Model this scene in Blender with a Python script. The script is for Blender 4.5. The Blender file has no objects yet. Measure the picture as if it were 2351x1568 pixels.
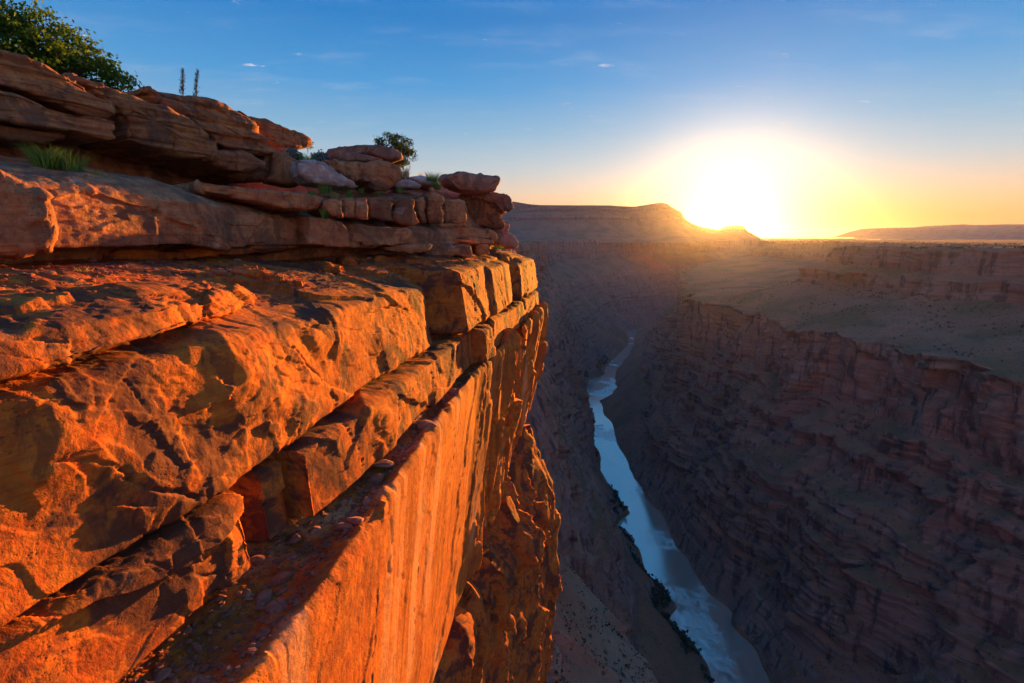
import bpy, math, random
import numpy as np
from math import sin, cos, tan, radians, pi
from mathutils import Vector

scene = bpy.context.scene
COL = scene.collection

# ------------------------------------------------------------------ camera
FPX, CX, CY, PITCH = 1175.0, 1175.0, 784.0, radians(11.5)     # focal length etc. in units of a 2350 x 1568 frame
cam_data = bpy.data.cameras.new('camera')
cam_data.sensor_width = 36.0
cam_data.lens = 18.0
cam_data.clip_start = 0.1
cam_data.clip_end = 200000.0
cam = bpy.data.objects.new('camera', cam_data)
cam.location = (0, 0, 0)
cam.rotation_euler = (radians(90) - PITCH, 0, 0)
COL.objects.link(cam)
scene.camera = cam

# ------------------------------------------------------------------ sun, sky, exposure
SUN_AZ, SUN_EL = radians(22.6), radians(1.6)
SUN_DIR = Vector((sin(SUN_AZ) * cos(SUN_EL), cos(SUN_AZ) * cos(SUN_EL), sin(SUN_EL)))
sun_data = bpy.data.lights.new('sun', 'SUN')
sun_data.energy = 5.0
sun_data.angle = radians(0.6)
sun_data.color = (1.0, 0.40, 0.05)
sun = bpy.data.objects.new('sun', sun_data)
sun.rotation_euler = SUN_DIR.to_track_quat('Z', 'Y').to_euler()
sun.location = SUN_DIR * 300
COL.objects.link(sun)

world = bpy.data.worlds.new('World')
scene.world = world
world.use_nodes = True
wt = world.node_tree
wt.nodes.clear()
world.cycles.sampling_method = 'MANUAL'
world.cycles.sample_map_resolution = 512
def wn(kind, **kw):
    n = wt.nodes.new(kind)
    for k, v in kw.items():
        setattr(n, k, v)
    return n
def wmath(op, a, b=None, c=None, clamp=False):
    n = wn('ShaderNodeMath', operation=op)
    n.use_clamp = clamp
    for i, v in enumerate((a, b, c)):
        if v is None:
            continue
        if hasattr(v, 'is_linked'):
            wt.links.new(v, n.inputs[i])
        else:
            n.inputs[i].default_value = v
    return n.outputs[0]
def wmix(f, a, b, mode='MIX'):
    n = wn('ShaderNodeMix', data_type='RGBA', blend_type=mode)
    n.clamp_factor = False
    for i, v in ((0, f), (6, a), (7, b)):
        if hasattr(v, 'is_linked'):
            wt.links.new(v, n.inputs[i])
        else:
            n.inputs[i].default_value = v
    return n.outputs[2]
w_tc = wn('ShaderNodeTexCoord')
w_nrm = wn('ShaderNodeVectorMath', operation='NORMALIZE')
wt.links.new(w_tc.outputs['Generated'], w_nrm.inputs[0])
w_sep = wn('ShaderNodeSeparateXYZ')
wt.links.new(w_nrm.outputs[0], w_sep.inputs[0])
w_z = w_sep.outputs['Z']
sky = wn('ShaderNodeTexSky', sky_type='NISHITA')
sky.sun_disc = False
sky.sun_elevation = SUN_EL
sky.sun_rotation = SUN_AZ
sky.altitude = 1400
sky.air_density = 1.0
sky.dust_density = 1.6
sky.ozone_density = 3.0
SKY_STRENGTH = 0.1
EXPOSURE = 2.5
SKY_GAIN = 10.0 / 2 ** EXPOSURE
HAZE = [((.70, .74, 1.0, 1), 2.2e-5, -.3), ((1.0, .90, .78, 1), 2.6e-6, .88)]
w_el = wmath('MULTIPLY', wmath('ARCSINE', w_z), 2 / pi)                  # 0 horizon .. 1 zenith
w_ramp = wn('ShaderNodeValToRGB')
cr_ = w_ramp.color_ramp
SKY_STOPS = [(0.0, (.95, .62, .30)), (.028, (.94, .72, .45)), (.050, (.80, .68, .54)), (.080, (.50, .61, .66)), (.118, (.24, .48, .69)),
             (.165, (.06, .34, .70)), (.230, (.008, .22, .60)), (.42, (.015, .19, .56)), (1.0, (.05, .20, .50))]
while len(cr_.elements) < len(SKY_STOPS):
    cr_.elements.new(.5)
for e_, (p_, c_) in zip(cr_.elements, SKY_STOPS):
    e_.position = p_
    e_.color = (*c_, 1)
wt.links.new(w_el, w_ramp.inputs[0])
GLOW_DIR = Vector((sin(SUN_AZ) * cos(radians(1.6)), cos(SUN_AZ) * cos(radians(1.6)), sin(radians(1.6))))
w_dot = wn('ShaderNodeVectorMath', operation='DOT_PRODUCT')
wt.links.new(w_nrm.outputs[0], w_dot.inputs[0])
w_dot.inputs[1].default_value = GLOW_DIR
w_ang = wmath('ARCCOSINE', wmath('MINIMUM', w_dot.outputs['Value'], 1.0))
# the dusk side of the sky, away from the sun, is cooler along the horizon
w_away = wmath('MULTIPLY', wmath('SUBTRACT', .5, wmath('MULTIPLY', w_dot.outputs['Value'], .5)), wmath('POWER', 2.718, wmath('MULTIPLY', w_el, -9.0)))
w_c = wmix(wmath('MULTIPLY', w_away, .8, clamp=True), w_ramp.outputs[0], (.40, .42, .60, 1))
# physical sky mixed in
w_hs = wn('ShaderNodeHueSaturation')
w_hs.inputs['Saturation'].default_value = 1.25
wt.links.new(sky.outputs[0], w_hs.inputs['Color'])
w_c = wmix(.025, w_c, wmix(1.0, w_hs.outputs[0], (.45, .45, .45, 1), 'MULTIPLY'))
# thin milky veil and aureole round the sun
def w_glow(c, width, power, col):
    g = wmath('POWER', 2.718, wmath('MULTIPLY', wmath('POWER', wmath('DIVIDE', w_ang, radians(width)), power), -1.0))
    return wmix(g, c, (*col, 1), 'ADD')
w_c = w_glow(w_c, 19, 1.8, (.13, .11, .08))
w_c = w_glow(w_c, 8.2, 2.6, (.44, .36, .24))
w_c = w_glow(w_c, 3.0, 1.3, (2.0, 1.7, 1.0))
# low golden band along the horizon near the sun
w_band = wmath('MULTIPLY', wmath('POWER', 2.718, wmath('MULTIPLY', wmath('POWER', wmath('DIVIDE', wmath('MAXIMUM', w_el, 0.0), .040), 2.0), -1.0)),
               wmath('POWER', 2.718, wmath('MULTIPLY', wmath('POWER', wmath('DIVIDE', w_ang, radians(38)), 3.0), -1.0)))
w_c = wmix(wmath('MULTIPLY', w_band, .95), w_c, wmix(wmath('POWER', 2.718, wmath('MULTIPLY', wmath('DIVIDE', w_ang, radians(4.5)), -1.0)), (1.25, .47, .0, 1), (9, 6.5, 2.2, 1)))
# wisps of cloud
w_map = wn('ShaderNodeVectorMath', operation='DIVIDE')
wt.links.new(w_nrm.outputs[0], w_map.inputs[0])
w_cz = wn('ShaderNodeCombineXYZ')
w_zz = wmath('ADD', wmath('MAXIMUM', w_z, 0.0), .10)
for i_ in range(3):
    wt.links.new(w_zz, w_cz.inputs[i_])
wt.links.new(w_cz.outputs[0], w_map.inputs[1])
def w_noise(scale, detail, rough, off):
    mp = wn('ShaderNodeMapping')
    wt.links.new(w_map.outputs[0], mp.inputs[0])
    mp.inputs['Location'].default_value = off
    mp.inputs['Scale'].default_value = (1, 2.2, 0)
    n = wn('ShaderNodeTexNoise')
    n.inputs['Scale'].default_value = scale
    n.inputs['Detail'].default_value = detail
    n.inputs['Roughness'].default_value = rough
    wt.links.new(mp.outputs[0], n.inputs['Vector'])
    return n.outputs['Fac']
def w_range(f, a, b):
    n = wn('ShaderNodeMapRange'); n.clamp = True; n.interpolation_type = 'SMOOTHSTEP'
    wt.links.new(f, n.inputs[0]); n.inputs[1].default_value = a; n.inputs[2].default_value = b
    return n.outputs[0]
w_cl = wmath('MULTIPLY', w_range(w_noise(6.0, 4, .6, (3, 1, 0)), .64, .74), w_range(w_noise(1.4, 2, .5, (8, 5, 0)), .50, .60))
w_ci = wmath('MULTIPLY', w_range(w_noise(2.2, 4, .68, (1, 4, 0)), .50, .80), .14)
w_fade = w_range(w_el, .03, .12)
w_c = wmix(wmath('MULTIPLY', w_ci, w_fade), w_c, (.85, .80, .78, 1))
w_c = wmix(wmath('MULTIPLY', wmath('MULTIPLY', w_cl, .75), w_fade), w_c, (.95, .84, .80, 1))
# below the horizon: unlit land
w_c = wmix(w_range(w_z, -.02, -.12), w_c, (.10, .07, .06, 1))
w_gain = wn('ShaderNodeVectorMath', operation='SCALE')
wt.links.new(w_c, w_gain.inputs[0])
w_gain.inputs['Scale'].default_value = SKY_GAIN
w_col = w_gain.outputs[0]
w_bg = wn('ShaderNodeBackground')
w_bg.inputs['Strength'].default_value = SKY_STRENGTH
w_out = wn('ShaderNodeOutputWorld')
wt.links.new(w_col, w_bg.inputs['Color'])
wt.links.new(w_bg.outputs[0], w_out.inputs['Surface'])

scene.view_settings.view_transform = 'Standard'
scene.view_settings.look = 'None'
scene.view_settings.exposure = EXPOSURE
scene.view_settings.gamma = 1.0
scene.view_settings.use_curve_mapping = False
scene.render.engine = 'CYCLES'
scene.cycles.use_denoising = True
scene.cycles.use_adaptive_sampling = True
scene.cycles.adaptive_threshold = 0.013
try:
    scene.cycles.denoiser = 'OPENIMAGEDENOISE'
except Exception:
    pass
scene.cycles.use_light_tree = False
scene.cycles.max_bounces = 6
scene.cycles.diffuse_bounces = 5
scene.cycles.glossy_bounces = 2
scene.cycles.volume_bounces = 0
scene.cycles.transparent_max_bounces = 6
scene.cycles.caustics_reflective = False
scene.cycles.caustics_refractive = False
# ------------------------------------------------------------------ geometry helpers
AZ_NEAR, AZ_FAR = radians(10.6), radians(9.5)

def ray(x, y):
    a = np.asarray(x, float) - CX
    b = CY - np.asarray(y, float)
    return a, FPX * cos(PITCH) + b * sin(PITCH), -FPX * sin(PITCH) + b * cos(PITCH)

def frame(X, Y, az):                 # world plan -> (along, across)
    return X * sin(az) + Y * cos(az), X * cos(az) - Y * sin(az)

def world_xyz(s, n, z, az=AZ_NEAR):
    return np.stack([s * sin(az) + n * cos(az), s * cos(az) - n * sin(az), z + 0 * s], -1)

def sight_n(x, y, n):                # sight line through a frame point, met with the plane at distance n from the camera line
    X, Y, Z = ray(x, y)
    a, b = frame(X, Y, AZ_NEAR)
    t = n / b
    return a * t, Z * t

def sight_z(x, y, z, az=AZ_NEAR):
    X, Y, Z = ray(x, y)
    t = z / Z
    return frame(X * t, Y * t, az)

# ---- noise
def _hash(ix, iy, iz, seed):
    h = (ix.astype(np.uint32) * np.uint32(374761393) + iy.astype(np.uint32) * np.uint32(668265263)
         + iz.astype(np.uint32) * np.uint32(2246822519) + np.uint32((seed * 3266489917) & 0xffffffff))
    h = (h ^ (h >> np.uint32(13))) * np.uint32(1274126177)
    h = (h ^ (h >> np.uint32(16))) * np.uint32(2246822519)
    h = h ^ (h >> np.uint32(15))
    return (h & np.uint32(0xffffff)).astype(np.float32) * np.float32(1.0 / 16777215.0)

def vnoise(x, y, z, seed=0):
    x = np.asarray(x, np.float32); y = np.asarray(y, np.float32); z = np.asarray(z, np.float32)
    x, y, z = np.broadcast_arrays(x, y, z)
    fx, fy, fz = np.floor(x), np.floor(y), np.floor(z)
    ix, iy, iz = fx.astype(np.int32), fy.astype(np.int32), fz.astype(np.int32)
    x, y, z = x - fx, y - fy, z - fz
    u, v, w = (t * t * t * (t * (t * 6 - 15) + 10) for t in (x, y, z))
    def c(a, b, d):
        return _hash(ix + a, iy + b, iz + d, seed)
    x00 = c(0, 0, 0); x00 = x00 + u * (c(1, 0, 0) - x00)
    x10 = c(0, 1, 0); x10 = x10 + u * (c(1, 1, 0) - x10)
    x01 = c(0, 0, 1); x01 = x01 + u * (c(1, 0, 1) - x01)
    x11 = c(0, 1, 1); x11 = x11 + u * (c(1, 1, 1) - x11)
    a = x00 + v * (x10 - x00)
    b = x01 + v * (x11 - x01)
    return (a + w * (b - a)) * 2 - 1

def fbm(x, y, z, octaves=4, seed=0, gain=0.5, ridged=False):
    tot, amp, norm = 0.0, 1.0, 0.0
    for o in range(octaves):
        v = vnoise(x + 17.3 * o, y - 9.1 * o, z + 4.7 * o, seed + o)
        if ridged:
            v = 1 - 2 * np.abs(v)
        tot = tot + amp * v
        norm += amp
        amp *= gain
        x, y, z = (x * 1.6 + y * 1.2) * 1.0, (y * 1.6 - x * 1.2) * 1.0, z * 2.03
    return tot / norm

def cells2(u, v, seed=0, cheb=False):
    """nearest random cell in 2-D: value, two slopes, offsets from its centre, distance to the cell edge"""
    u = np.asarray(u, np.float32); v = np.asarray(v, np.float32)
    fu, fv = np.floor(u), np.floor(v)
    iu, iv = fu.astype(np.int32), fv.astype(np.int32)
    zz = np.zeros_like(iu)
    d1 = np.full(u.shape, 9.0, np.float32); d2 = d1.copy()
    bi, bj = iu.copy(), iv.copy(); ox = np.zeros_like(u); oy = np.zeros_like(u)
    for a in (-1, 0, 1):
        for b in (-1, 0, 1):
            cu, cv = iu + a, iv + b
            px = cu + 0.1 + 0.8 * _hash(cu, cv, zz, seed) - u
            py = cv + 0.1 + 0.8 * _hash(cu, cv, zz, seed + 7) - v
            d = np.maximum(np.abs(px), np.abs(py)) ** 2 if cheb else px * px + py * py
            near = d < d1
            d2 = np.where(near, d1, np.minimum(d2, d))
            d1 = np.where(near, d, d1)
            bi = np.where(near, cu, bi); bj = np.where(near, cv, bj)
            ox = np.where(near, -px, ox); oy = np.where(near, -py, oy)
    r = _hash(bi, bj, zz, seed + 11)
    g1 = _hash(bi, bj, zz, seed + 13) * 2 - 1
    g2 = _hash(bi, bj, zz, seed + 17) * 2 - 1
    return r, g1, g2, ox, oy, np.sqrt(d2) - np.sqrt(d1)

def facets(u, v, seed, tilt=0.5, cheb=False):
    r, g1, g2, ox, oy, e = cells2(u, v, seed, cheb)
    return (r - 0.5) + tilt * (g1 * ox + g2 * oy) * 2, e

def facets3(p, scale, seed, tilt=0.6):
    """the same in 3-D for free-standing rocks (few vertices)"""
    q = (p * scale).astype(np.float32)
    f = np.floor(q).astype(np.int32)
    d1 = np.full(len(q), 9.0, np.float32)
    val = np.zeros(len(q), np.float32)
    for a in (-1, 0, 1):
        for b in (-1, 0, 1):
            for c in (-1, 0, 1):
                i, j, k = f[:, 0] + a, f[:, 1] + b, f[:, 2] + c
                h = [_hash(i, j, k, seed + t) for t in range(7)]
                dx, dy, dz = q[:, 0] - i - h[0], q[:, 1] - j - h[1], q[:, 2] - k - h[2]
                d = dx * dx + dy * dy + dz * dz
                hh = (h[3] - .5) + tilt * ((h[4] - .5) * dx + (h[5] - .5) * dy + (h[6] - .5) * dz) * 2
                near = d < d1
                val = np.where(near, hh, val)
                d1 = np.where(near, d, d1)
    return val

# ---- objects
def add_obj(name, data, parent=None):
    o = bpy.data.objects.new(name, data)
    COL.objects.link(o)
    if parent is not None:
        o.parent = parent
    return o

def tag(o, label=None, cat=None, group=None, kind=None):
    for k, v in (('label', label), ('category', cat), ('group', group), ('kind', kind)):
        if v:
            o[k] = v
    return o

def empty(name, loc=(0, 0, 0)):
    o = add_obj(name, None)
    o.location = loc
    return o

def mesh_np(name, verts, faces, mat, smooth=True):
    """faces: int array (F,3) or (F,4)"""
    me = bpy.data.meshes.new(name)
    verts = np.ascontiguousarray(verts, np.float32).reshape(-1, 3)
    faces = np.ascontiguousarray(faces, np.int32)
    nf, k = faces.shape
    me.vertices.add(len(verts)); me.vertices.foreach_set('co', verts.ravel())
    me.loops.add(nf * k); me.loops.foreach_set('vertex_index', faces.ravel())
    me.polygons.add(nf)
    me.polygons.foreach_set('loop_start', np.arange(0, nf * k, k, dtype=np.int32))
    me.polygons.foreach_set('use_smooth', np.full(nf, smooth, bool))
    me.update(calc_edges=True)
    if mat is not None:
        me.materials.append(mat)
    return me

def grid_faces(R, C, wrap=False):
    i = np.arange(R - 1)[:, None]
    j = np.arange(C if wrap else C - 1)[None, :]
    j2 = (j + 1) % C
    a, b, c, d = i * C + j, (i + 1) * C + j, (i + 1) * C + j2, i * C + j2
    return np.stack([a, b, c, d], -1).reshape(-1, 4)

def loft(ctrl, rows, smooth=2):
    """ctrl (J, C, 3): straight spans between control lines, corners rounded along the profile"""
    ctrl = np.asarray(ctrl, np.float64)
    out = []
    for j, r in enumerate(rows):
        t = np.arange(r)[:, None, None] / r
        out.append(ctrl[j][None] * (1 - t) + ctrl[j + 1][None] * t)
    out.append(ctrl[-1][None])
    P = np.concatenate(out, 0)
    for _ in range(smooth):
        Q = P.copy()
        Q[1:-1] = (P[:-2] + 2 * P[1:-1] + P[2:]) / 4
        P = Q
    return P

def grid_normals(W):
    dv = np.gradient(W, axis=0); ds = np.gradient(W, axis=1)
    N = np.cross(dv, ds)
    return N / np.maximum(np.linalg.norm(N, axis=-1, keepdims=True), 1e-9)

def arc(P):
    d = np.linalg.norm(np.diff(P, axis=0), axis=-1)
    return np.concatenate([np.zeros((1, P.shape[1])), np.cumsum(d, 0)], 0)

def sstep(a, b, x):
    t = np.clip((x - a) / (b - a), 0, 1)
    return t * t * (3 - 2 * t)

def smooth1(a, k):
    for _ in range(k):
        b = a.copy(); b[1:-1] = (a[:-2] + 2 * a[1:-1] + a[2:]) / 4; a = b
    return a

# ------------------------------------------------------------------ materials
class NT:
    def __init__(self, name):
        self.m = bpy.data.materials.new(name)
        self.m.use_nodes = True
        self.t = self.m.node_tree
        self.t.nodes.clear()
        self.out = self.n('ShaderNodeOutputMaterial')
        self.geo = self.n('ShaderNodeNewGeometry')
        self.pos = self.geo.outputs['Position']
    def n(self, kind, **kw):
        x = self.t.nodes.new(kind)
        for k, v in kw.items():
            setattr(x, k, v)
        return x
    def put(self, sock, v):
        if hasattr(v, 'is_linked'):
            self.t.links.new(v, sock)
        elif v is not None:
            sock.default_value = v
    def math(self, op, a, b=None, c=None, clamp=False):
        x = self.n('ShaderNodeMath', operation=op); x.use_clamp = clamp
        for i, v in enumerate((a, b, c)):
            self.put(x.inputs[i], v)
        return x.outputs[0]
    def scaled(self, v, off=(0, 0, 0)):
        x = self.n('ShaderNodeMapping')
        self.put(x.inputs['Vector'], self.pos)
        x.inputs['Scale'].default_value = v
        x.inputs['Location'].default_value = off
        return x.outputs[0]
    def noise(self, vec, scale=1.0, detail=4, rough=0.55, dist=0.0):
        x = self.n('ShaderNodeTexNoise')
        self.put(x.inputs['Vector'], vec)
        x.inputs['Scale'].default_value = scale
        x.inputs['Detail'].default_value = detail
        x.inputs['Roughness'].default_value = rough
        x.inputs['Distortion'].default_value = dist
        return x.outputs['Fac']
    def voro(self, vec, scale=1.0, feature='F1', out='Distance'):
        x = self.n('ShaderNodeTexVoronoi', feature=feature)
        self.put(x.inputs['Vector'], vec)
        x.inputs['Scale'].default_value = scale
        return x.outputs[out]
    def ramp(self, f, stops, interp='LINEAR'):
        x = self.n('ShaderNodeValToRGB')
        self.put(x.inputs['Fac'], f)
        cr = x.color_ramp
        cr.interpolation = interp
        while len(cr.elements) < len(stops):
            cr.elements.new(0.5)
        for e, (p, c) in zip(cr.elements, stops):
            e.position = p
            e.color = (*c, 1) if not isinstance(c, (int, float)) else (c, c, c, 1)
        return x.outputs['Color']
    def range(self, f, a, b, c=0.0, d=1.0):
        x = self.n('ShaderNodeMapRange'); x.clamp = True
        x.interpolation_type = 'SMOOTHSTEP'
        self.put(x.inputs[0], f)
        for i, v in enumerate((a, b, c, d)):
            x.inputs[1 + i].default_value = v
        return x.outputs[0]
    def mix(self, f, a, b, mode='MIX'):
        x = self.n('ShaderNodeMix', data_type='RGBA', blend_type=mode)
        self.put(x.inputs[0], f)
        for i, v in ((6, a), (7, b)):
            if isinstance(v, tuple):
                v = (*v[:3], 1)
            self.put(x.inputs[i], v)
        return x.outputs[2]
    def bump(self, h, strength=0.5, dist=0.05, normal=None):
        x = self.n('ShaderNodeBump')
        x.inputs['Strength'].default_value = strength
        x.inputs['Distance'].default_value = dist
        self.put(x.inputs['Height'], h)
        if normal is not None:
            self.put(x.inputs['Normal'], normal)
        return x.outputs[0]
    def bsdf(self, col, rough=0.9, normal=None, spec=0.25, **kw):
        x = self.n('ShaderNodeBsdfPrincipled')
        self.put(x.inputs['Base Color'], (*col, 1) if isinstance(col, tuple) else col)
        self.put(x.inputs['Roughness'], rough)
        self.put(x.inputs['Specular IOR Level'], spec)
        if normal is not None:
            self.put(x.inputs['Normal'], normal)
        for k, v in kw.items():
            self.put(x.inputs[k], v)
        self.t.links.new(x.outputs[0], self.out.inputs['Surface'])
        return self.m

def sandstone(name, tan=(0.50, 0.25, 0.12), red=(0.33, 0.12, 0.055), dark=(0.10, 0.055, 0.045), pale=(0.56, 0.42, 0.34),
              varnish=0.5, streak=0.0, pale_amt=0.25, strata=0.6, bump=0.5, fine=1.0):
    m = NT(name)
    big = m.noise(m.scaled((.35, .35, .5)), 1.0, 5, .6, .6)
    bed = m.noise(m.scaled((.5 * fine, .5 * fine, 7 * fine)), 1.0, 5, .6, .3)
    mott = m.noise(m.pos, 2.6 * fine, 5, .68, .4)
    col = m.mix(m.range(m.math('ADD', m.math('MULTIPLY', big, .5), m.math('MULTIPLY', mott, .5)), .40, .60), red, tan)
    col = m.mix(m.math('MULTIPLY', m.range(bed, .42, .62), strata * .5), col, m.mix(.5, red, dark))
    bed2 = m.noise(m.scaled((1.2 * fine, 1.2 * fine, 26 * fine)), 1.0, 3, .6)
    col = m.mix(m.math('MULTIPLY', m.range(bed2, .5, .7), strata * .35), col, dark)
    v1 = m.noise(m.scaled((.55, .55, .42), (7, 3, 1)), 1.0, 5, .66, .7)
    col = m.mix(m.math('MULTIPLY', m.range(v1, .49, .57), varnish), col, dark)
    v2 = m.noise(m.scaled((1.7, 1.7, .9), (2, 5, 9)), 1.0, 5, .72, .5)
    col = m.mix(m.math('MULTIPLY', m.range(v2, .52, .60), varnish * .6), col, dark)
    p1 = m.noise(m.scaled((.9, .9, 1.1), (-4, 8, 2)), 1.0, 4, .7, .3)
    col = m.mix(m.math('MULTIPLY', m.range(p1, .60, .70), pale_amt), col, pale)
    if streak:
        st = m.noise(m.scaled((1.9, 1.9, .045)), 1.0, 4, .6, .15)
        st2 = m.noise(m.scaled((.55, .55, .03), (3, 1, 0)), 1.0, 3, .55, .1)
        col = m.mix(m.math('MULTIPLY', m.range(st, .46, .66), streak), col, (0.22, .062, .018))
        col = m.mix(m.math('MULTIPLY', m.range(st2, .54, .66), streak * .9), col, (.60, .27, .12))
        st3 = m.noise(m.scaled((5, 5, .12), (1, 9, 0)), 1.0, 4, .6, .1)
        col = m.mix(m.math('MULTIPLY', m.range(st3, .60, .70), streak * .8), col, dark)
    pits = m.voro(m.scaled((9 * fine, 9 * fine, 14 * fine)), 1.0)
    pm = m.math('MULTIPLY', m.range(pits, .10, .28, 1, 0), m.range(m.noise(m.pos, .9, 3, .5), .5, .62))
    col = m.mix(m.math('MULTIPLY', pm, .6), col, dark)
    oi = m.n('ShaderNodeObjectInfo')
    hsv = m.n('ShaderNodeHueSaturation')
    m.put(hsv.inputs['Value'], m.math('ADD', m.math('MULTIPLY', oi.outputs['Random'], .3), .85))
    m.put(hsv.inputs['Color'], col)
    h = m.math('ADD', m.math('MULTIPLY', m.noise(m.pos, 5 * fine, 5, .7, .3), 1.0), m.math('MULTIPLY', bed2, .35))
    h = m.math('SUBTRACT', h, m.math('MULTIPLY', pm, .5))
    nrm = m.bump(h, bump, .12 / fine)
    nrm = m.bump(m.noise(m.pos, 34 * fine, 2, .7), bump * .3, .012 / fine, nrm)
    return m.bsdf(hsv.outputs[0], .92, nrm, .15)
# ------------------------------------------------------------------ the canyon
def canyon_rock(name, talus=(.42, .16, .085), green=(.24, .125, .055), zs=1.0, red=(.45, .165, .11), tan=(.55, .32, .23), dark=(.20, .095, .075),
                grey=(.26, .19, .16), bench=False):
    m = NT(name)
    sep = m.n('ShaderNodeSeparateXYZ'); m.put(sep.inputs[0], m.pos)
    band = m.noise(m.scaled((.0012, .0012, .012 * zs)), 1.0, 6, .65, .25)
    col = m.ramp(band, [(.30, dark), (.42, red), (.50, tan), (.56, red), (.64, grey), (.74, dark)])
    fine = m.noise(m.scaled((.010, .010, .16 * zs)), 1.0, 5, .7, .2)
    col = m.mix(m.math('MULTIPLY', m.range(fine, .46, .62), .65), col, dark)
    col = m.mix(m.math('MULTIPLY', m.range(m.noise(m.scaled((.006, .006, .22 * zs), (5, 2, 7)), 1.0, 4, .65, .15), .56, .68), .55), col, (.55, .38, .30))
    zr = m.n('ShaderNodeMapRange'); m.put(zr.inputs[0], m.math('ADD', sep.outputs['Z'], m.math('MULTIPLY', m.math('SUBTRACT', m.noise(m.pos, .004, 3, .5), .5), 60)))
    zr.inputs[1].default_value = -900; zr.inputs[2].default_value = 100
    zcol = m.ramp(zr.outputs[0], [(0, (.36, .23, .19)), (.25, (.40, .205, .155)), (.44, (.46, .175, .12)), (.53, (.62, .19, .115)), (.67, (.66, .22, .135)), (.69, (.36, .22, .14)), (.75, (.44, .14, .08)), (.87, (.46, .17, .10))])
    col = m.mix(.58, col, zcol)
    patch = m.noise(m.scaled((.012, .012, .010)), 1.0, 7, .68, .5)
    col = m.mix(m.math('MULTIPLY', m.range(patch, .50, .64), .55), col, (.33, .13, .08))
    stain = m.noise(m.scaled((.05, .05, .006)), 1.0, 5, .65, .2)
    col = m.mix(m.math('MULTIPLY', m.range(stain, .50, .62), .75), col, (.10, .05, .042))
    nz = m.n('ShaderNodeSeparateXYZ'); m.put(nz.inputs[0], m.geo.outputs['Normal'])
    flat = m.math('ADD', nz.outputs['Z'], m.math('MULTIPLY', m.math('SUBTRACT', m.noise(m.pos, .03, 5, .6), .5), .5))
    tcol = m.mix(m.range(m.noise(m.pos, .012, 6, .65), .42, .6), talus, (.48, .19, .11))
    tcol = m.mix(m.math('MULTIPLY', m.range(m.noise(m.pos, .006, 5, .6), .46, .58), .85), tcol, green)
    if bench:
        bz = m.math('MULTIPLY', m.math('MULTIPLY', m.range(sep.outputs['Z'], -375, -345), m.range(sep.outputs['Z'], -270, -300)), m.range(sep.outputs['Y'], 900, 600))  # near bench painted lighter, standing in for fill light lost to the cliff
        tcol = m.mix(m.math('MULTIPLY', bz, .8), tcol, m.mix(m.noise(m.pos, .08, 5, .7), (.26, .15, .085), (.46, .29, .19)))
    dots = m.voro(m.pos, .11)
    tcol = m.mix(m.math('MULTIPLY', m.range(dots, .12, .26, 1, 0), .7), tcol, (.035, .042, .022))
    col = m.mix(m.range(flat, .52, .74), col, tcol)
    b = m.math('ADD', m.noise(m.pos, .06, 8, .68, .3), m.math('MULTIPLY', fine, .6))
    nrm = m.bump(b, .9, 9.0)
    return m.bsdf(col, .95, nrm, .1)

M_CANYON = canyon_rock('canyon rock')
M_LEFT = canyon_rock('canyon rock with fill-lightened bench', bench=True)
M_MESA = canyon_rock('mesa rock', zs=.6, red=(.28, .14, .11), tan=(.42, .30, .24), dark=(.16, .09, .08), grey=(.30, .24, .22))

def tab(c, pts):
    pts = sorted(pts)
    return np.interp(c, [p[0] for p in pts], [p[1] for p in pts])

RIVER_Z = -870.0
LB = [(1436,761),(1448,776),(1443,791),(1418,817),(1385,847),(1392,858),(1352,875),(1348,903),(1344,936),(1357,975),(1354,995),(1385,1056),(1378,1099),(1397,1118),(1458,1181),(1419,1191),(1422,1220),(1470,1258),(1504,1341),(1562,1394),(1542,1418),(1562,1457),(1610,1490),(1639,1568)]
RB = [(1486,751),(1458,761),(1448,802),(1441,817),(1413,847),(1410,868),(1413,888),(1402,906),(1374,919),(1382,949),(1402,970),(1413,1010),(1446,1082),(1455,1094),(1489,1147),(1523,1191),(1552,1254),(1610,1331),(1634,1365),(1678,1403),(1683,1432),(1741,1500),(1770,1568)]
def bank(pts):
    a = [sight_z(x, y, RIVER_Z, AZ_FAR) for x, y in pts]
    return [(float(p[0]), float(p[1])) for p in a]
LBT = bank(LB) + [(0, 330), (500, 300), (5300, 560), (6000, 1000), (7000, 1900), (12000, 6000)]
RBT = bank(RB) + [(0, 420), (500, 400), (5600, 780), (6200, 1250), (7000, 2050), (12000, 6200)]

def geo_cols(a, b, k):
    return a * (b / a) ** np.linspace(0, 1, k)

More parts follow.
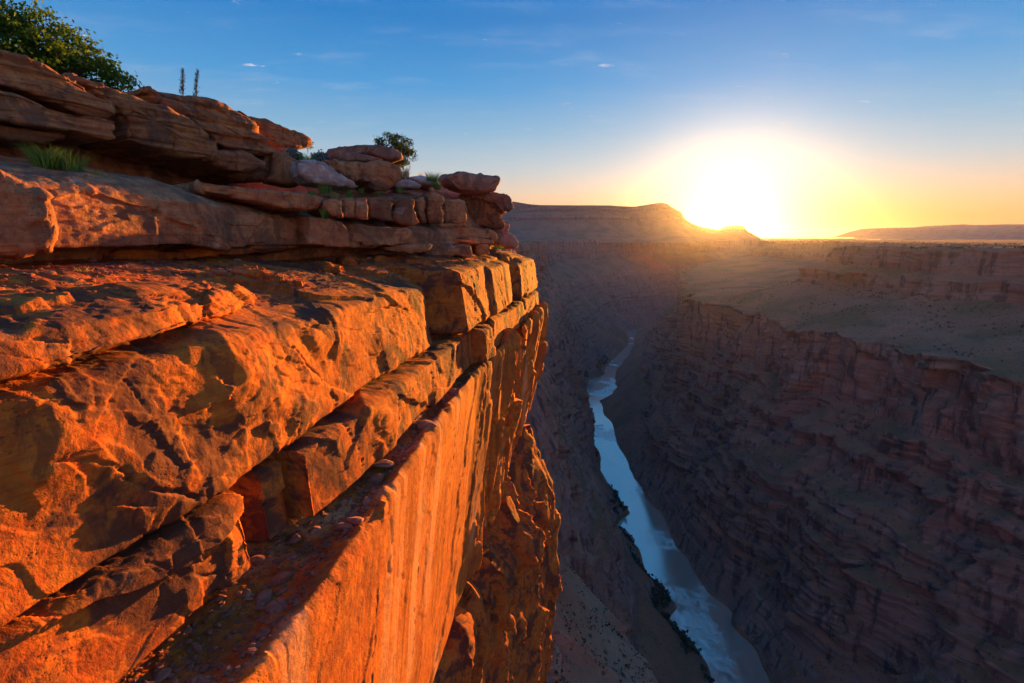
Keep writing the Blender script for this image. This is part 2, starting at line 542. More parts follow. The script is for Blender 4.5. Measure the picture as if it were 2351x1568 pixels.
def canyon_wall(name, c, lines, rows, side, seed, amp):
    """lines: list of (across, height, roughness) arrays over c"""
    J = len(lines)
    ctrl = np.zeros((J, len(c), 4))
    for j, (mm, zz, rr) in enumerate(lines):
        ctrl[j, :, 0] = c
        ctrl[j, :, 1] = smooth1(mm + 0 * c, 3)
        ctrl[j, :, 2] = zz
        ctrl[j, :, 3] = rr
    P = loft(ctrl, rows, 1)
    C, Mx, Z, R = P[..., 0], P[..., 1], P[..., 2], P[..., 3]
    d = 60 * fbm(C / 520, Z / 1400, 0 * C, 2, seed) \
        + 44 * fbm(C / 240, Z / 900, 0 * C + 3, 2, seed + 5, ridged=True) \
        + 12 * fbm(C / 60, Z / 160, 0 * C + 7, 3, seed + 9, ridged=True)
    f, e = facets(C / 75 + .15 * fbm(C / 50, Z / 50, 0 * C, 2, seed), Z / 120, seed + 30, .9, True)
    d += 20 * f
    f, e = facets(C / 24, Z / 40, seed + 31, .9, True)
    d += 7 * f
    zs = Z + 10 * fbm(C / 400, Z / 400, 0 * C, 2, seed + 40)
    def ledge(t):                                            # overhang-free steps: flat treads, steep risers
        k_ = np.floor(t)
        return k_ + sstep(.55, 1.0, t - k_) - t
    gate = .4 + .6 * sstep(-.3, .3, fbm(C / 160, Z / 60, 0 * C, 2, seed + 44))
    gate = gate * (1 - .75 * sstep(-380, -360, Z) * (1 - sstep(-240, -225, Z)))
    d += gate * (26 * ledge(zs / 41 + .3 * vnoise(zs / 90, 0 * C, 0 * C, seed + 20)) + 11 * ledge(zs / 15.5) + 4 * ledge(zs / 6.1))
    M2 = Mx + side * R * amp * d
    Z2 = Z + R * (16 * fbm(C / 170, Mx / 170, 0 * C, 2, seed + 50) + 15 * fbm(C / 70, Mx / 150, 0 * C, 3, seed + 53, ridged=True) + 2.5 * fbm(C / 18, Mx / 18, 0 * C, 3, seed + 56))
    C2 = C + R * 10 * fbm(C / 60, Z / 60, 0 * C, 2, seed + 60)
    return C2, M2, Z2

# right-hand wall
cr = np.concatenate([np.linspace(150, 640, 40)[:-1], geo_cols(640, 9000, 560)])
R1 = tab(cr, [(0,560),(500,545),(832,519),(962,474),(1068,437),(1265,342),(1442,290),(1778,262),(2273,250),(2896,240),(3813,365),(5000,680),(5600,1000),(6500,1900),(9000,4500)])
R2 = tab(cr, [(0,700),(500,680),(735,630),(795,565),(902,515),(998,480),(1106,440),(1220,385),(1500,345),(2000,330),(2900,310),(3800,440),(5000,780),(5600,1100),(6500,2000),(9000,4600)])
R5 = .88 * tab(cr / .88, [(0,900),(600,860),(900,800),(1020,756),(1149,718),(1255,733),(1324,686),(1426,628),(1510,560),(1804,505),(2160,442),(2800,425),(3800,560),(5000,950),(5600,1250),(6500,2100),(9000,4700)])
R6 = .88 * tab(cr / .88, [(0,1500),(900,1300),(1250,1090),(1399,1004),(1539,867),(1769,807),(1996,723),(2070,760),(2200,1000),(2500,1500),(3200,1650),(4200,1350),(5200,1400),(6500,2500),(9000,5200)])
R7 = .88 * tab(cr / .88, [(0,1530),(900,1330),(1250,1120),(1449,1022),(1600,930),(1800,890),(2012,835),(2090,900),(2250,1180),(2550,1680),(3200,1850),(4200,1500),(5200,1500),(6500,2600),(9000,5300)])
Z7 = .88 * tab(cr / .88, [(0,-26),(1449,-28),(2012,-40),(2500,-40),(4000,-38),(9000,-36)])
RB_ = tab(cr, RBT) + 13 * fbm(cr / 60, 0 * cr, 0 * cr, 3, 71)
r2top = R2 + 14
r5foot = np.maximum(R5 - 12, r2top + 40)
lines = [(RB_ - 30, RIVER_Z - 14 + 0 * cr, .0), (RB_ + 4, RIVER_Z - 1 + 0 * cr, .04), (R1 * .75 + RB_ * .25, -772 + 0 * cr, .4), (R1, -742 + 0 * cr, .7), (R1 + 6, -698 + 0 * cr, .8),
         (R2, -612 + 0 * cr, .8), (r2top, -545 + 0 * cr, .9), (.52 * r2top + .48 * r5foot, -478 + 0 * cr, 1.), (.44 * r2top + .56 * r5foot, -436 + 0 * cr, 1.),
         (r5foot, -372 + 0 * cr, .95), (R5, -220 + 0 * cr, .9), (R5 + 24, -212 + 0 * cr, .5), (R6, -141 + 0 * cr, .45), (.86 * R6 + .14 * R7, -98 + 0 * cr, .7), (.22 * R6 + .78 * R7, -84 + 0 * cr, .7),
         (R7, Z7, .6), (R7 + 60, Z7 + 1, .15), (R7 + 1500, Z7 + 3, 0), (R7 + 26000, Z7 + 2, 0)]
rows = [2, 22, 18, 20, 34, 22, 26, 14, 30, 66, 8, 40, 16, 12, 30, 6, 8, 4]
C2, M2, Z2 = canyon_wall('r', cr, lines, rows, 1, 100, 1.0)
W = world_xyz(C2, M2, Z2, AZ_FAR)
RIGHT_GRID = W
right_wall = add_obj('canyon_wall', mesh_np('canyon_wall', W, grid_faces(*W.shape[:2])[:, ::-1], M_CANYON))
tag(right_wall, kind='structure', label='stepped dark red canyon wall across the river with sloping scrub bench', cat='canyon wall')
RIGHT_RIM = (cr, R7, Z7)

# left-hand wall, under and beyond the near cliff
cl = np.concatenate([np.linspace(-200, 260, 30)[:-1], geo_cols(260, 9500, 520)])
def L(p):
    return tab(cl, p)
l_rim = L([(-200,-60),(300,-80),(450,-100),(600,-130),(1000,-180),(1600,-265),(2400,-275),(2800,-300),(2950,-520),(3300,-700),(3700,-640),(4000,-420),(4600,-420),(5000,-260),(5600,150),(6300,600),(7500,1500),(9500,4200)])
l_foot = L([(-200,-45),(300,-60),(450,-75),(600,-100),(1000,-140),(1600,-205),(2400,-225),(2800,-245),(2950,-420),(3300,-560),(3700,-480),(4000,-330),(4600,-310),(5000,-150),(5600,260),(6300,720),(7500,1650),(9500,4400)])
l_ben = L([(-200,70),(300,60),(360,52),(410,36),(440,0),(520,-40),(600,-60),(1000,-90),(1600,-140),(2400,-160),(2800,-175),(3300,-330),(3700,-320),(4200,-190),(4600,-150),(5000,20),(5600,420),(6300,900),(7500,1850),(9500,4600)])
l_cf = L([(-200,95),(300,85),(360,80),(410,62),(440,30),(520,0),(600,-15),(1000,-40),(1600,-85),(2400,-115),(2800,-125),(3300,-230),(3700,-200),(4200,-90),(4600,-30),(5000,120),(5600,540),(6300,1020),(7500,1980),(9500,4700)])
l_foot = l_rim + .3 * (l_foot - l_rim)
lb_ = tab(cl, LBT) + 13 * fbm(cl / 60, 0 * cl, 0 * cl, 3, 72)
l_sl = np.minimum(L([(-200,190),(300,180),(600,140),(1000,110),(1600,30),(2400,-80),(3000,-75),(3600,40),(4200,140),(4600,190),(5000,260),(5600,680),(6300,1200),(7500,2150),(9500,4900)]), lb_ - 25)
lines = [(l_rim - 26000, -20 + 0 * cl, 0), (l_rim - 1500, -22 + 0 * cl, 0), (l_rim - 60, -25 + 0 * cl, .15), (l_rim, -28 + 0 * cl, .6), (l_foot, -205 + 0 * cl, .9),
         (.5 * l_foot + .5 * l_ben, -270 + 0 * cl, .5), (l_ben, L([(-200,-335),(300,-318),(440,-330),(520,-335),(9000,-335)]), .5), (l_cf, -500 + 0 * cl, .95), (.6 * l_cf + .4 * l_sl, -585 + 0 * cl, .8),
         (.5 * l_cf + .5 * l_sl, -640 + 0 * cl, .8), (l_sl - 25, -750 + 0 * cl, .35), (lb_ - 26, -852 + 0 * cl, .08), (lb_ - 6, RIVER_Z - 1 + 0 * cl, .03), (lb_ + 30, RIVER_Z - 14 + 0 * cl, 0)]
rows = [3, 6, 6, 44, 30, 30, 44, 24, 16, 30, 30, 8, 2]
C2, M2, Z2 = canyon_wall('l', cl, lines, rows, -1, 300, .8)
W = world_xyz(C2, M2, Z2, AZ_FAR)
LEFT_GRID = W
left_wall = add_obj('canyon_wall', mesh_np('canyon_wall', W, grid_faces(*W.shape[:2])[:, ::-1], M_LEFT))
tag(left_wall, kind='structure', label='hazy purple canyon wall below and beyond the near orange cliff', cat='canyon wall')

# far plain
m = NT('plain')
pc = m.mix(m.range(m.noise(m.pos, .0016, 6, .6), .4, .6), (.16, .10, .07), (.10, .085, .05))
M_PLAIN = m.bsdf(pc, .95, None, .1)
cf = np.linspace(8600, 30000, 60); mf = np.linspace(-24000, 24000, 80)
CC, MM = np.meshgrid(cf, mf, indexing='ij')
W = world_xyz(CC, MM, -34 + 3 * fbm(CC / 900, MM / 900, 0 * CC, 3, 5), AZ_FAR)
tag(add_obj('plain', mesh_np('plain', W, grid_faces(60, 80)[:, ::-1], M_PLAIN)), kind='structure')

# river
m = NT('river water')
wv = m.noise(m.scaled((.05, .05, 0)), 1.0, 6, .65, .5)
rapid = m.range(m.noise(m.scaled((.004, .004, 0)), 1.0, 4, .6), .48, .62)
nr = m.bump(m.math('MULTIPLY', wv, m.math('ADD', m.math('MULTIPLY', rapid, 1.0), .12)), .5, 5.0)
M_RIVER = m.bsdf(m.mix(m.math('MULTIPLY', rapid, .5), (1.0, .77, .60), (1.0, .86, .78)), m.math('ADD', m.math('MULTIPLY', rapid, .3), .10), nr, .5, IOR=1.6, Metallic=.7)
cw = np.concatenate([np.linspace(100, 640, 30)[:-1], geo_cols(640, 9000, 420)])
tt = np.linspace(0, 1, 9)[:, None]
lo, hi = tab(cw, LBT) - 26, tab(cw, RBT) + 26
W = world_xyz(np.repeat(cw[None], 9, 0), lo[None] * (1 - tt) + hi[None] * tt, np.full((9, len(cw)), RIVER_Z), AZ_FAR)
tag(add_obj('river', mesh_np('river', W, grid_faces(9, len(cw))[:, ::-1], M_RIVER)), kind='structure')

# mesas and butte on the skyline
def skyline(name, pts, dist, parts, label, cat, seed, mat, base_y=549, depth=900, rough=1.0, ncol=220):
    """a table mountain whose top follows the skyline at its own distance; cliff, slope and foot"""
    xs = np.linspace(pts[0][0], pts[-1][0], ncol)
    ys = tab(xs, pts)
    X, Y, Z = ray(xs, ys)
    D = dist + 0.05 * dist * fbm(xs / 90, 0 * xs, 0 * xs, 3, seed)
    t = D / Y
    top = np.stack([X * t, D, Z * t], -1)
    g = -34.0
    hgt = np.maximum(top[:, 2] - g, 2)
    ctrl = [top + np.stack([0 * xs, 0 * xs + depth, -hgt * .02], -1), top + np.stack([0 * xs, 0 * xs + 4, 0 * xs], -1)]
    for f, off in parts:                                   # height fraction, distance towards the viewer per metre of height
        p = top.copy(); p[:, 2] = g + hgt * f; p[:, 1] -= hgt * off
        ctrl.append(p)
    rows_ = [4, 2] + [max(5, int(60 * (a[0] - b[0]))) for a, b in zip(parts[:-1], parts[1:])]
    P = loft(np.array(ctrl), rows_, 1)
    h2 = np.broadcast_to(hgt, P.shape[:2])
    nx = P[..., 0]
    d = rough * h2 * (.16 * fbm(nx / (1.2 * 400), P[..., 2] / 500, 0 * nx, 3, seed) + .10 * fbm(nx / 130, P[..., 2] / 400, 0 * nx, 3, seed + 3, ridged=True)
                      + .05 * vnoise(P[..., 2] / 26, 0 * nx, 0 * nx, seed + 4))
    w = np.ones(P.shape[0]); w[:6] = 0
    P[..., 1] -= d * w[:, None]
    return tag(add_obj(name, mesh_np(name, P, grid_faces(*P.shape[:2])[:, ::-1], mat)), label=label, cat=cat, kind='structure')

prof = [(1.0, 0), (.80, .10), (.72, .35), (.55, .45), (.30, 1.0), (.20, 1.4), (.12, 1.5), (-.05, 2.6)]
skyline('mesa', [(500,480),(900,462),(1150,462),(1180,463),(1215,469),(1240,471),(1400,472),(1455,475),(1490,469),(1517,465),(1528,467),(1537,474),(1550,482),(1562,484),(1567,497),(1578,507),(1595,516),(1620,523),(1650,528),(1672,534),(1700,546)],
        6500, prof, 'long flat-topped mesa on the skyline beside the rising sun', 'mesa', 600, M_MESA)
skyline('butte', [(1640,540),(1655,529),(1672,525),(1680,519),(1690,517),(1704,518),(1709,524),(1716,531),(1730,538),(1745,546)], 9000,
        [(1.0, 0), (.6, .1), (.5, .3), (.2, 1.0), (-.1, 2.0)], 'small dark butte on the skyline just under the sun', 'butte', 620, M_MESA, depth=350, ncol=90)
skyline('mesa', [(1960,545),(1990,535),(2005,530),(2035,523),(2120,522),(2150,521),(2185,517),(2215,515),(2240,517),(2300,515),(2350,515),(2500,513),(2900,516)], 13500, prof,
        'pale hazy mesa far away above the plateau near the edge', 'mesa', 640, M_MESA, rough=.7)
skyline('mesa', [(2285,545),(2310,535),(2325,526),(2350,519),(2450,515),(2800,514)], 10500, prof, 'nearer hazy mesa cut off by the picture edge above the plateau', 'mesa', 650, M_MESA, rough=.7, ncol=120)
# ------------------------------------------------------------------ the near cliff: stacked rock layers
M_ROCK = sandstone('sandstone face', tan=(.57, .165, .022), red=(.40, .08, .016), dark=(.10, .038, .026), varnish=.88, bump=.4, pale_amt=.12, pale=(.58, .36, .22))
M_WALL = sandstone('streaked sandstone wall', tan=(.59, .175, .022), red=(.44, .095, .016), dark=(.08, .036, .028), varnish=.25, streak=.75, pale_amt=.05, strata=.25)
M_UPPER = sandstone('weathered sandstone', tan=(.50, .22, .095), red=(.37, .12, .055), dark=(.10, .055, .04), varnish=.6, pale_amt=.35, pale=(.55, .45, .40))
M_TERRACE = sandstone('dusty red terrace', tan=(.44, .20, .11), red=(.31, .11, .065), dark=(.13, .06, .045), varnish=.35, pale_amt=.2, strata=.2, bump=.6)

def near_cols(k=640, a=1.0, b=49.0, dense=()):
    s = geo_cols(a, b, k)
    extra = [np.linspace(p - w, p + w, 14) for p, w in dense]
    s = np.unique(np.concatenate([s] + extra))
    return np.concatenate([s, np.linspace(49.2, 54, 26)])

def end_turn(s):
    return -1.3 * np.maximum(s - 48.6, 0) ** 2

def rock_sheet(name, s, lines, rows, mat, seed, smooth=40, parent=None, big=.22, mid=(2.2, 1.3, .16), small=(.55, .35, .05), crack=.05, strata=.05, fine=.02,
               vert=0.0, jut=0.0, mask=None, warp=.12, flake=0.0, tilt=.7, rot=.35, rubble=None, soft=0.0, fissures=(), bulges=()):
    ctrl = np.zeros((len(lines), len(s), 3))
    e = end_turn(s)
    for j, (nn, zz) in enumerate(lines):
        ctrl[j, :, 0] = s; ctrl[j, :, 1] = nn + e; ctrl[j, :, 2] = zz
    P = loft(ctrl, rows, smooth)
    S = P[..., 0]; Wd = arc(P)
    A = Wd - Wd.mean(1, keepdims=True) * 0
    W0 = world_xyz(P[..., 0], P[..., 1], P[..., 2])
    N = grid_normals(W0)
    x, y, z = W0[..., 0], W0[..., 1], W0[..., 2]
    d = big * fbm(x / 4.5, y / 4.5, z / 3.2, 2, seed)
    wu = warp * fbm(x / 1.6, y / 1.6, z / 1.6, 3, seed + 3); wv = warp * fbm(x / 1.6, y / 1.6, z / 1.6, 3, seed + 4)
    ca, sa = cos(rot), sin(rot)
    U, V = S * ca + A * sa, A * ca - S * sa
    f, ed = facets(U / mid[0] + wu, V / mid[1] + wv, seed + 10, tilt, True)
    g2 = sstep(-.2, .25, fbm(x / 2.8, y / 2.8, z / 2.0, 2, seed + 15))
    d += mid[2] * f * 1.5 * (.2 + .8 * g2) * (1 - .4 * soft)
    d -= g2 * crack * np.exp(-(ed / .02) ** 2) * (vnoise(x / 1.5, y / 1.5, z / 1.5, seed + 8) > 0)
    f, ed = facets(U * .45 / mid[0] + wu, V * .45 / mid[1] + wv, seed + 12, tilt)
    d += mid[2] * f * 2.2
    gate = sstep(-.05, .35, fbm(x / 1.7, y / 1.7, z / 1.7, 2, seed + 25))
    f, ed = facets(U / small[0] + 1.5 * wu, V / small[1] + 1.5 * wv, seed + 20, tilt, True)
    d += small[2] * f * 1.6 * (.12 + gate)
    f, ed = facets(U / (small[0] * .33) + 2 * wu, V / (small[1] * .33) + 2 * wv, seed + 21, tilt)
    d += small[2] * .40 * f * 1.6 * (.15 + gate)
    if strata:
        zz = z + .12 * fbm(x / 2.5, y / 2.5, z / 2.5, 2, seed + 33)
        d += strata * (vnoise(zz / .34, x / 9, y / 9, seed + 30) + .6 * vnoise(zz / .11, x / 4, y / 4, seed + 31))
    if vert:
        f, ed = facets(S / 1.5 + .5 * wu, z / 8.0 + S * .05 + .3 * wv, seed + 50, .9, True)
        g = sstep(24, 34, S)
        d += vert * g * f * 1.6 - vert * .7 * g * np.exp(-(ed / .05) ** 2)
        f, ed = facets(S / .5 + .5 * wu, z / 3.0 + .3 * wv, seed + 52, .9, True)
        d += vert * .22 * (.02 + .98 * g) * f
    if flake:
        q = (fbm(x / 3.2, y / 3.2, z / 2.0, 3, seed + 70) * .5 + .5) * 6
        fl = np.floor(q)
        d += flake * (fl + sstep(.93, 1.0, q - fl) - q)
    d += fine * fbm(x * 4.5, y * 4.5, z * 4.5, 3, seed + 40)
    if jut:
        d += jut * sstep(.25, .5, fbm(x / 2.2, y / 2.2, z / 1.2, 3, seed + 60))
    if bulges:
        bs_ = S + .55 * fbm(S * .9, z * .9, 0 * z, 3, seed + 97) + .45 * facets(S * 1.1 + .4 * z, z * 1.3, seed + 98, .3, True)[0]
        bz_ = z + .35 * fbm(S * .9, z * .9, 0 * z + 3, 3, seed + 99) + .30 * facets(S * 1.3, z * 1.2 + .3 * S, seed + 89, .3, True)[0]
    for (sc_, zc_, rs_, rz_, h_) in bulges:                  # proud lumps, steep towards the viewer
        u_ = (bs_ - sc_) / rs_
        w_ = (bz_ - zc_) / rz_ + .3 * u_
        d += h_ * np.exp(-np.abs(np.where(u_ < 0, u_ * 2.6, u_ * .8)) ** 2.5 - np.abs(w_) ** 3) * (1 + .25 * fbm(S, z * 1.4, 0 * z, 2, seed + 95))
    if fissures:
        px_ = S + .30 * fbm(S * .8, z * .8, 0 * z, 2, seed + 91) + .10 * (facets(S * 3.1, z * 3.1, seed + 93, .2)[0])
        pz_ = z + .26 * fbm(S * .7, z * .7, 0 * z + 5, 2, seed + 92) + .10 * (facets(S * 2.7, z * 3.3, seed + 94, .2)[0])
        vary_ = .25 + .75 * sstep(-.35, .3, fbm(S * 1.7, z * 1.7, 0 * z, 2, seed + 96))
    for (sa_, za_, sb_, zb_, wd_, dp_) in fissures:          # open joints and partings
        ex_, ez_ = sb_ - sa_, zb_ - za_
        t_ = np.clip(((px_ - sa_) * ex_ + (pz_ - za_) * ez_) / (ex_ * ex_ + ez_ * ez_), 0, 1)
        dd_ = np.hypot(px_ - sa_ - t_ * ex_, pz_ - za_ - t_ * ez_)
        d -= .7 * dp_ * vary_ * np.exp(-(dd_ / (wd_ * (.35 + .65 * np.sin(pi * np.clip(t_, .02, .98))))) ** 2)
    if rubble:                                             # loose debris mounds on the first rows
        i_ = np.arange(P.shape[0])[:, None]
        w_ = sstep(rubble[0] - 4, rubble[0] + 4, i_) * (1 - sstep(rubble[1] - 8, rubble[1], i_))
        d += w_ * rubble[2] * (fbm(x / .8, y / .8, z / .8, 3, seed + 80) + .35 * facets(x / .22, y / .22, seed + 81, .8)[0])
    if mask is not None:
        d = d * mask
    W1 = W0 + N * d[..., None]
    o = add_obj(name, mesh_np(name, W1, grid_faces(*W1.shape[:2])[:, ::1], mat), parent)
    return o, W1

cliff = empty('cliff', (0, 0, 0))
tag(cliff, kind='structure', label='sunlit orange sandstone cliff of stacked ledges in the foreground', cat='cliff')

NU = [(0,-13.8),(8,-13.4),(12,-13.0),(14.5,-12.9),(15.6,-13.1),(16.8,-13.5),(19.7,-13.2),(21.3,-12.6),(23.4,-12.0),(30.6,-10.3),(36,-9.3),(39.7,-8.9),(44,-8.8),(49,-9.4),(54,-10)]

# --- terrace and upper face
sA = near_cols(640, 1.0, 49.0, [(22.6, .9), (23.9, .5), (24.5, .5), (28.4, .3), (33.2, .3), (38.5, .5), (39.1, .4)])
nE = tab(sA, [(0,-7.3),(6,-7.3),(9,-7.4),(12,-7.6),(16,-7.7),(20,-7.75),(21.6,-7.9),(22.6,-8.5),(23.3,-9.7),(23.9,-9.7),(24.0,-8.7),(24.7,-7.1),(27,-7.1),(30.4,-7.25),(30.9,-6.95),(36,-7.1),(37.6,-7.2),(38.5,-7.8),(39.0,-7.7),(39.5,-6.75),(44,-6.8),(54,-7.0)])
zE = tab(sA, [(0,-1.75),(6,-1.85),(12,-1.92),(22,-1.98),(23.4,-2.1),(24.2,-1.55),(30.4,-1.45),(31,-1.75),(38,-1.8),(39.2,-2.1),(42,-1.8),(49,-1.95),(54,-2.2)])
nUa = tab(sA, NU)
zM = tab(sA, [(0,-.55),(6,-.62),(10,-.80),(15,-1.22),(20,-1.5),(30,-1.35),(40,-1.45),(54,-1.9)])
zF = tab(sA, [(0,-.45),(6,-.5),(14,-.6),(21,-.85),(30,-.98),(40,-.95),(54,-1.5)])
SHOUL = tab(sA, [(0,.30),(12,.34),(20,.42),(24,.5),(54,.45)])
linesA = [(nUa - 8, zF + .1), (nUa - .6, zF), (.5 * nUa + .5 * nE, zM), (nE - .9, zE + .12 + 0 * sA), (nE - SHOUL * .2, zE - .12), (nE + .30, -4.78 + 0 * sA), (nE - .55, -4.86 + 0 * sA)]
rowsA = [5, 60, 70, 26, 150, 12]
rock_terrace, WA = rock_sheet('rock_layer', sA, linesA, rowsA, M_ROCK, 1000, smooth=70, parent=cliff, big=.14, mid=(2.4, 1.5, .045), small=(.55, .36, .015), crack=.0, strata=.012, fine=.010, flake=.03, rubble=(8, 120, .05), soft=1.0, bulges=[(8.7, -3.0, 1.7, 1.0, .25), (6.4, -4.1, 1.0, .6, .2), (12.4, -2.7, 1.3, .6, .16), (5.3, -2.7, .9, .7, .18), (16.5, -3.9, 1.6, .7, .12)],
                              fissures=[(5.2, -3.0, 7.6, -4.8, .035, .16), (6.4, -2.2, 6.9, -3.4, .03, .12), (9.2, -2.0, 8.8, -3.3, .03, .12), (10.6, -2.3, 12.6, -4.7, .045, .2), (13.0, -2.2, 13.3, -3.1, .03, .12), (15.5, -2.5, 20.5, -2.9, .03, .14), (14.6, -3.2, 16.2, -4.6, .035, .14), (18.2, -3.3, 18.0, -4.6, .04, .15), (20.3, -2.6, 19.6, -4.7, .04, .16), (7.9, -4.0, 9.9, -3.4, .025, .1), (26.6, -1.6, 26.8, -4.8, .05, .25), (33.5, -1.8, 33.8, -4.8, .06, .3), (42, -1.9, 42.4, -4.8, .06, .3), (45.5, -1.9, 45.2, -4.8, .06, .3)])

# --- middle band
sB = near_cols(640, 1.0, 49.0, [(8.45, .12), (9.15, .12), (9.95, .1), (10.3, .12), (26.7, .35), (29.2, .5)])
nB = tab(sB, [(0,-7.25),(8.4,-7.2),(8.5,-8.0),(9.1,-8.0),(9.2,-7.35),(9.9,-7.3),(10.0,-7.75),(10.25,-7.75),(10.35,-6.98),(13,-6.95),(17,-6.98),(20,-7.1),(24,-7.15),(26.5,-7.3),(26.8,-6.55),(28.5,-6.5),(29.4,-6.95),(36,-6.7),(45,-6.55),(54,-6.6)])
nEb = np.interp(sB, sA, nE)
linesB = [(np.minimum(nEb - 1.2, nB - .8), -4.98 + 0 * sB), (nB - .28, -5.0 + 0 * sB), (nB, -5.12 + 0 * sB), (nB + .12, -6.78 + 0 * sB), (nB - 1.3, -6.86 + 0 * sB)]
rock_band, WB = rock_sheet('rock_layer', sB, linesB, [14, 14, 120, 12], M_ROCK, 1100, smooth=14, parent=cliff, big=.07, mid=(1.7, 1.5, .06), small=(.5, .34, .012), crack=.0, strata=.012, fine=.008, flake=.02, rot=.2, bulges=[(7.0, -5.9, 1.1, .8, .14), (14.4, -5.9, 1.6, .8, .14)],
                           fissures=[(6.0, -5.2, 7.8, -6.6, .03, .12), (12.4, -5.1, 12.8, -6.7, .03, .14), (15.8, -5.1, 15.5, -6.7, .03, .14), (19.4, -5.1, 19.7, -6.7, .03, .14), (22.6, -5.1, 22.2, -6.7, .04, .14)])

# --- gully ledge and the sheer wall below it
sG = near_cols(660, 1.0, 49.0, [(30, 1.5), (36, 1.2)])
nG = tab(sG, [(0,-5.3),(8,-5.5),(11.2,-5.7),(13.9,-5.95),(16.8,-6.2),(19.7,-6.35),(26,-6.7),(30,-6.35),(36,-6.1),(45,-5.8),(54,-5.7)])
nLip = nG + .10 * fbm(sG / .9, 0 * sG, 0 * sG, 3, 77) + .14 * (facets(sG / 1.3, 0 * sG, 78, .6)[0])
zG = tab(sG, [(0,-7.1),(12,-7.05),(26,-6.98),(34,-6.5),(50,-6.1)])
nIn = np.minimum(np.interp(sG, sB, nB) - .5, nG - .3)
zW = tab(sG, [(0,-23.2),(25,-22.6),(35,-20.2),(45,-17.2),(54,-16)])
linesG = [(nIn - 1.5, zG + .25), (nIn, zG - .12), (.45 * nIn + .55 * nG, zG - .34), (nLip - .14, zG - .02), (.25 * nLip + .75 * nG + .02, zG - .22), (nG, zG - .6), (nG - .75, .5 * zG + .5 * zW), (nG - 1.7, zW), (nG - 4.0, zW - .4)]
rock_wall, WG = rock_sheet('rock_wall', sG, linesG, [8, 24, 18, 10, 14, 124, 120, 14], M_WALL, 1200, smooth=10, parent=cliff, big=.07, mid=(2.2, 7.5, .014), small=(.5, 2.2, .004), crack=.012, rot=.06,
                           strata=.006, fine=.006, vert=.36, warp=.3, flake=.010, rubble=(2, 44, .09),
                           fissures=[(11.6, -9.3, 11.2, -15, .035, .16), (16.5, -11, 15.8, -20, .03, .12), (13.2, -8.0, 24, -8.6, .03, .08), (21, -8.5, 20.3, -14.5, .03, .12), (18.5, -13, 26, -12.0, .03, .08), (27, -7.5, 26.5, -19, .06, .2), (34, -7, 33, -20, .09, .35), (38.5, -6.6, 38, -17, .12, .5), (43.5, -6.5, 43, -20, .10, .4)])

# --- buttress under the wall
sH = near_cols(460, 4.0, 49.0)
nH = tab(sH, [(4,-10.5),(14,-9.3),(22,-8.0),(30,-6.9),(40,-5.5),(50,-4.3),(54,-4.0)])
zH = tab(sH, [(4,-23),(22,-24),(40,-24.5),(50,-25.5),(54,-26)])
zWh = np.interp(sH, sG, zW)
linesH = [(nH - 9, zWh + .2), (np.minimum(nH - 3.4, -8.2), zWh - .3), (nH - .5, zH + .6), (nH, zH - .8), (nH - .2, -38 + 0 * sH), (nH - .9, -60 + 0 * sH), (nH - 4, -110 + 0 * sH), (nH - 20, -330 + 0 * sH)]
rock_buttress, WH = rock_sheet('rock_buttress', sH, linesH, [4, 36, 12, 100, 30, 10, 8], M_ROCK, 1300, smooth=8, parent=cliff, big=.4, mid=(1.5, 4.0, .34), small=(.55, 1.3, .10), crack=.15, strata=.03, rot=.12)

# --- upper tier core
sU = near_cols(560, 2.0, 49.0, [(20.6, .5), (22.4, .4)])
nUu = tab(sU, NU)
zUb = tab(sU, [(0,-.2),(14,-.27),(16,-.38),(19,-.33),(22,-.3),(24,-.45),(30,-.5),(40,-.4),(54,-.6)])
zUt = tab(sU, [(0,1.4),(12,1.4),(14.5,1.34),(16.5,1.30),(19.7,.90),(21.3,.80),(23.4,.66),(28,.54),(36,.6),(54,.5)])
zRow = tab(sU, [(0,1.9),(14,1.85),(18,1.75),(22,1.75),(25,2.05),(30,2.35),(36,2.75),(42,2.9),(47,2.2),(54,1.0)])
n5 = np.minimum(tab(sU, [(0,-20.8),(26,-20.4),(30,-18.0),(34,-16.2),(38,-14),(44,-12),(54,-11)]), nUu - 2.4)
zfl = tab(sU, [(0,2.45),(14,2.35),(20,2.25),(25,2.3),(29,2.7),(34,3.4),(40,4.1),(44,3.4),(48,2.2),(54,.8)])
zrw = tab(sU, [(0,4.6),(24,4.3),(29,4.0),(31,3.6),(34,3.5),(40,4.15),(44,3.3),(48,2.0),(54,.6)])
ztp = tab(sU, [(0,5.6),(16,5.0),(24,4.9),(28,4.4),(31,3.7),(36,3.6),(40,4.0),(48,1.8),(54,.4)])
linesU = [(np.minimum(-70, n5 - 20) + 0 * sU, ztp * 1.0 + .3), (n5 - 3.5, ztp), (n5 - 1.5, ztp - .25), (n5 - .9, zrw), (n5, zfl), (nUu - 1.9, zRow), (nUu - 1.1, zUt + .25), (nUu - .35, zUt), (nUu, zUt - .25), (nUu + .05, zUb), (nUu - 1.6, zUb + .10), (nUu - 2.0, zUb - 2.0)]
rock_upper, WU = rock_sheet('rock_layer', sU, linesU, [10, 10, 14, 26, 40, 26, 12, 10, 90, 12, 6], M_UPPER, 1400, smooth=8, parent=cliff, big=.14, mid=(1.9, 1.4, .055), small=(.6, .35, .018), crack=.06, strata=.035, rot=.04)

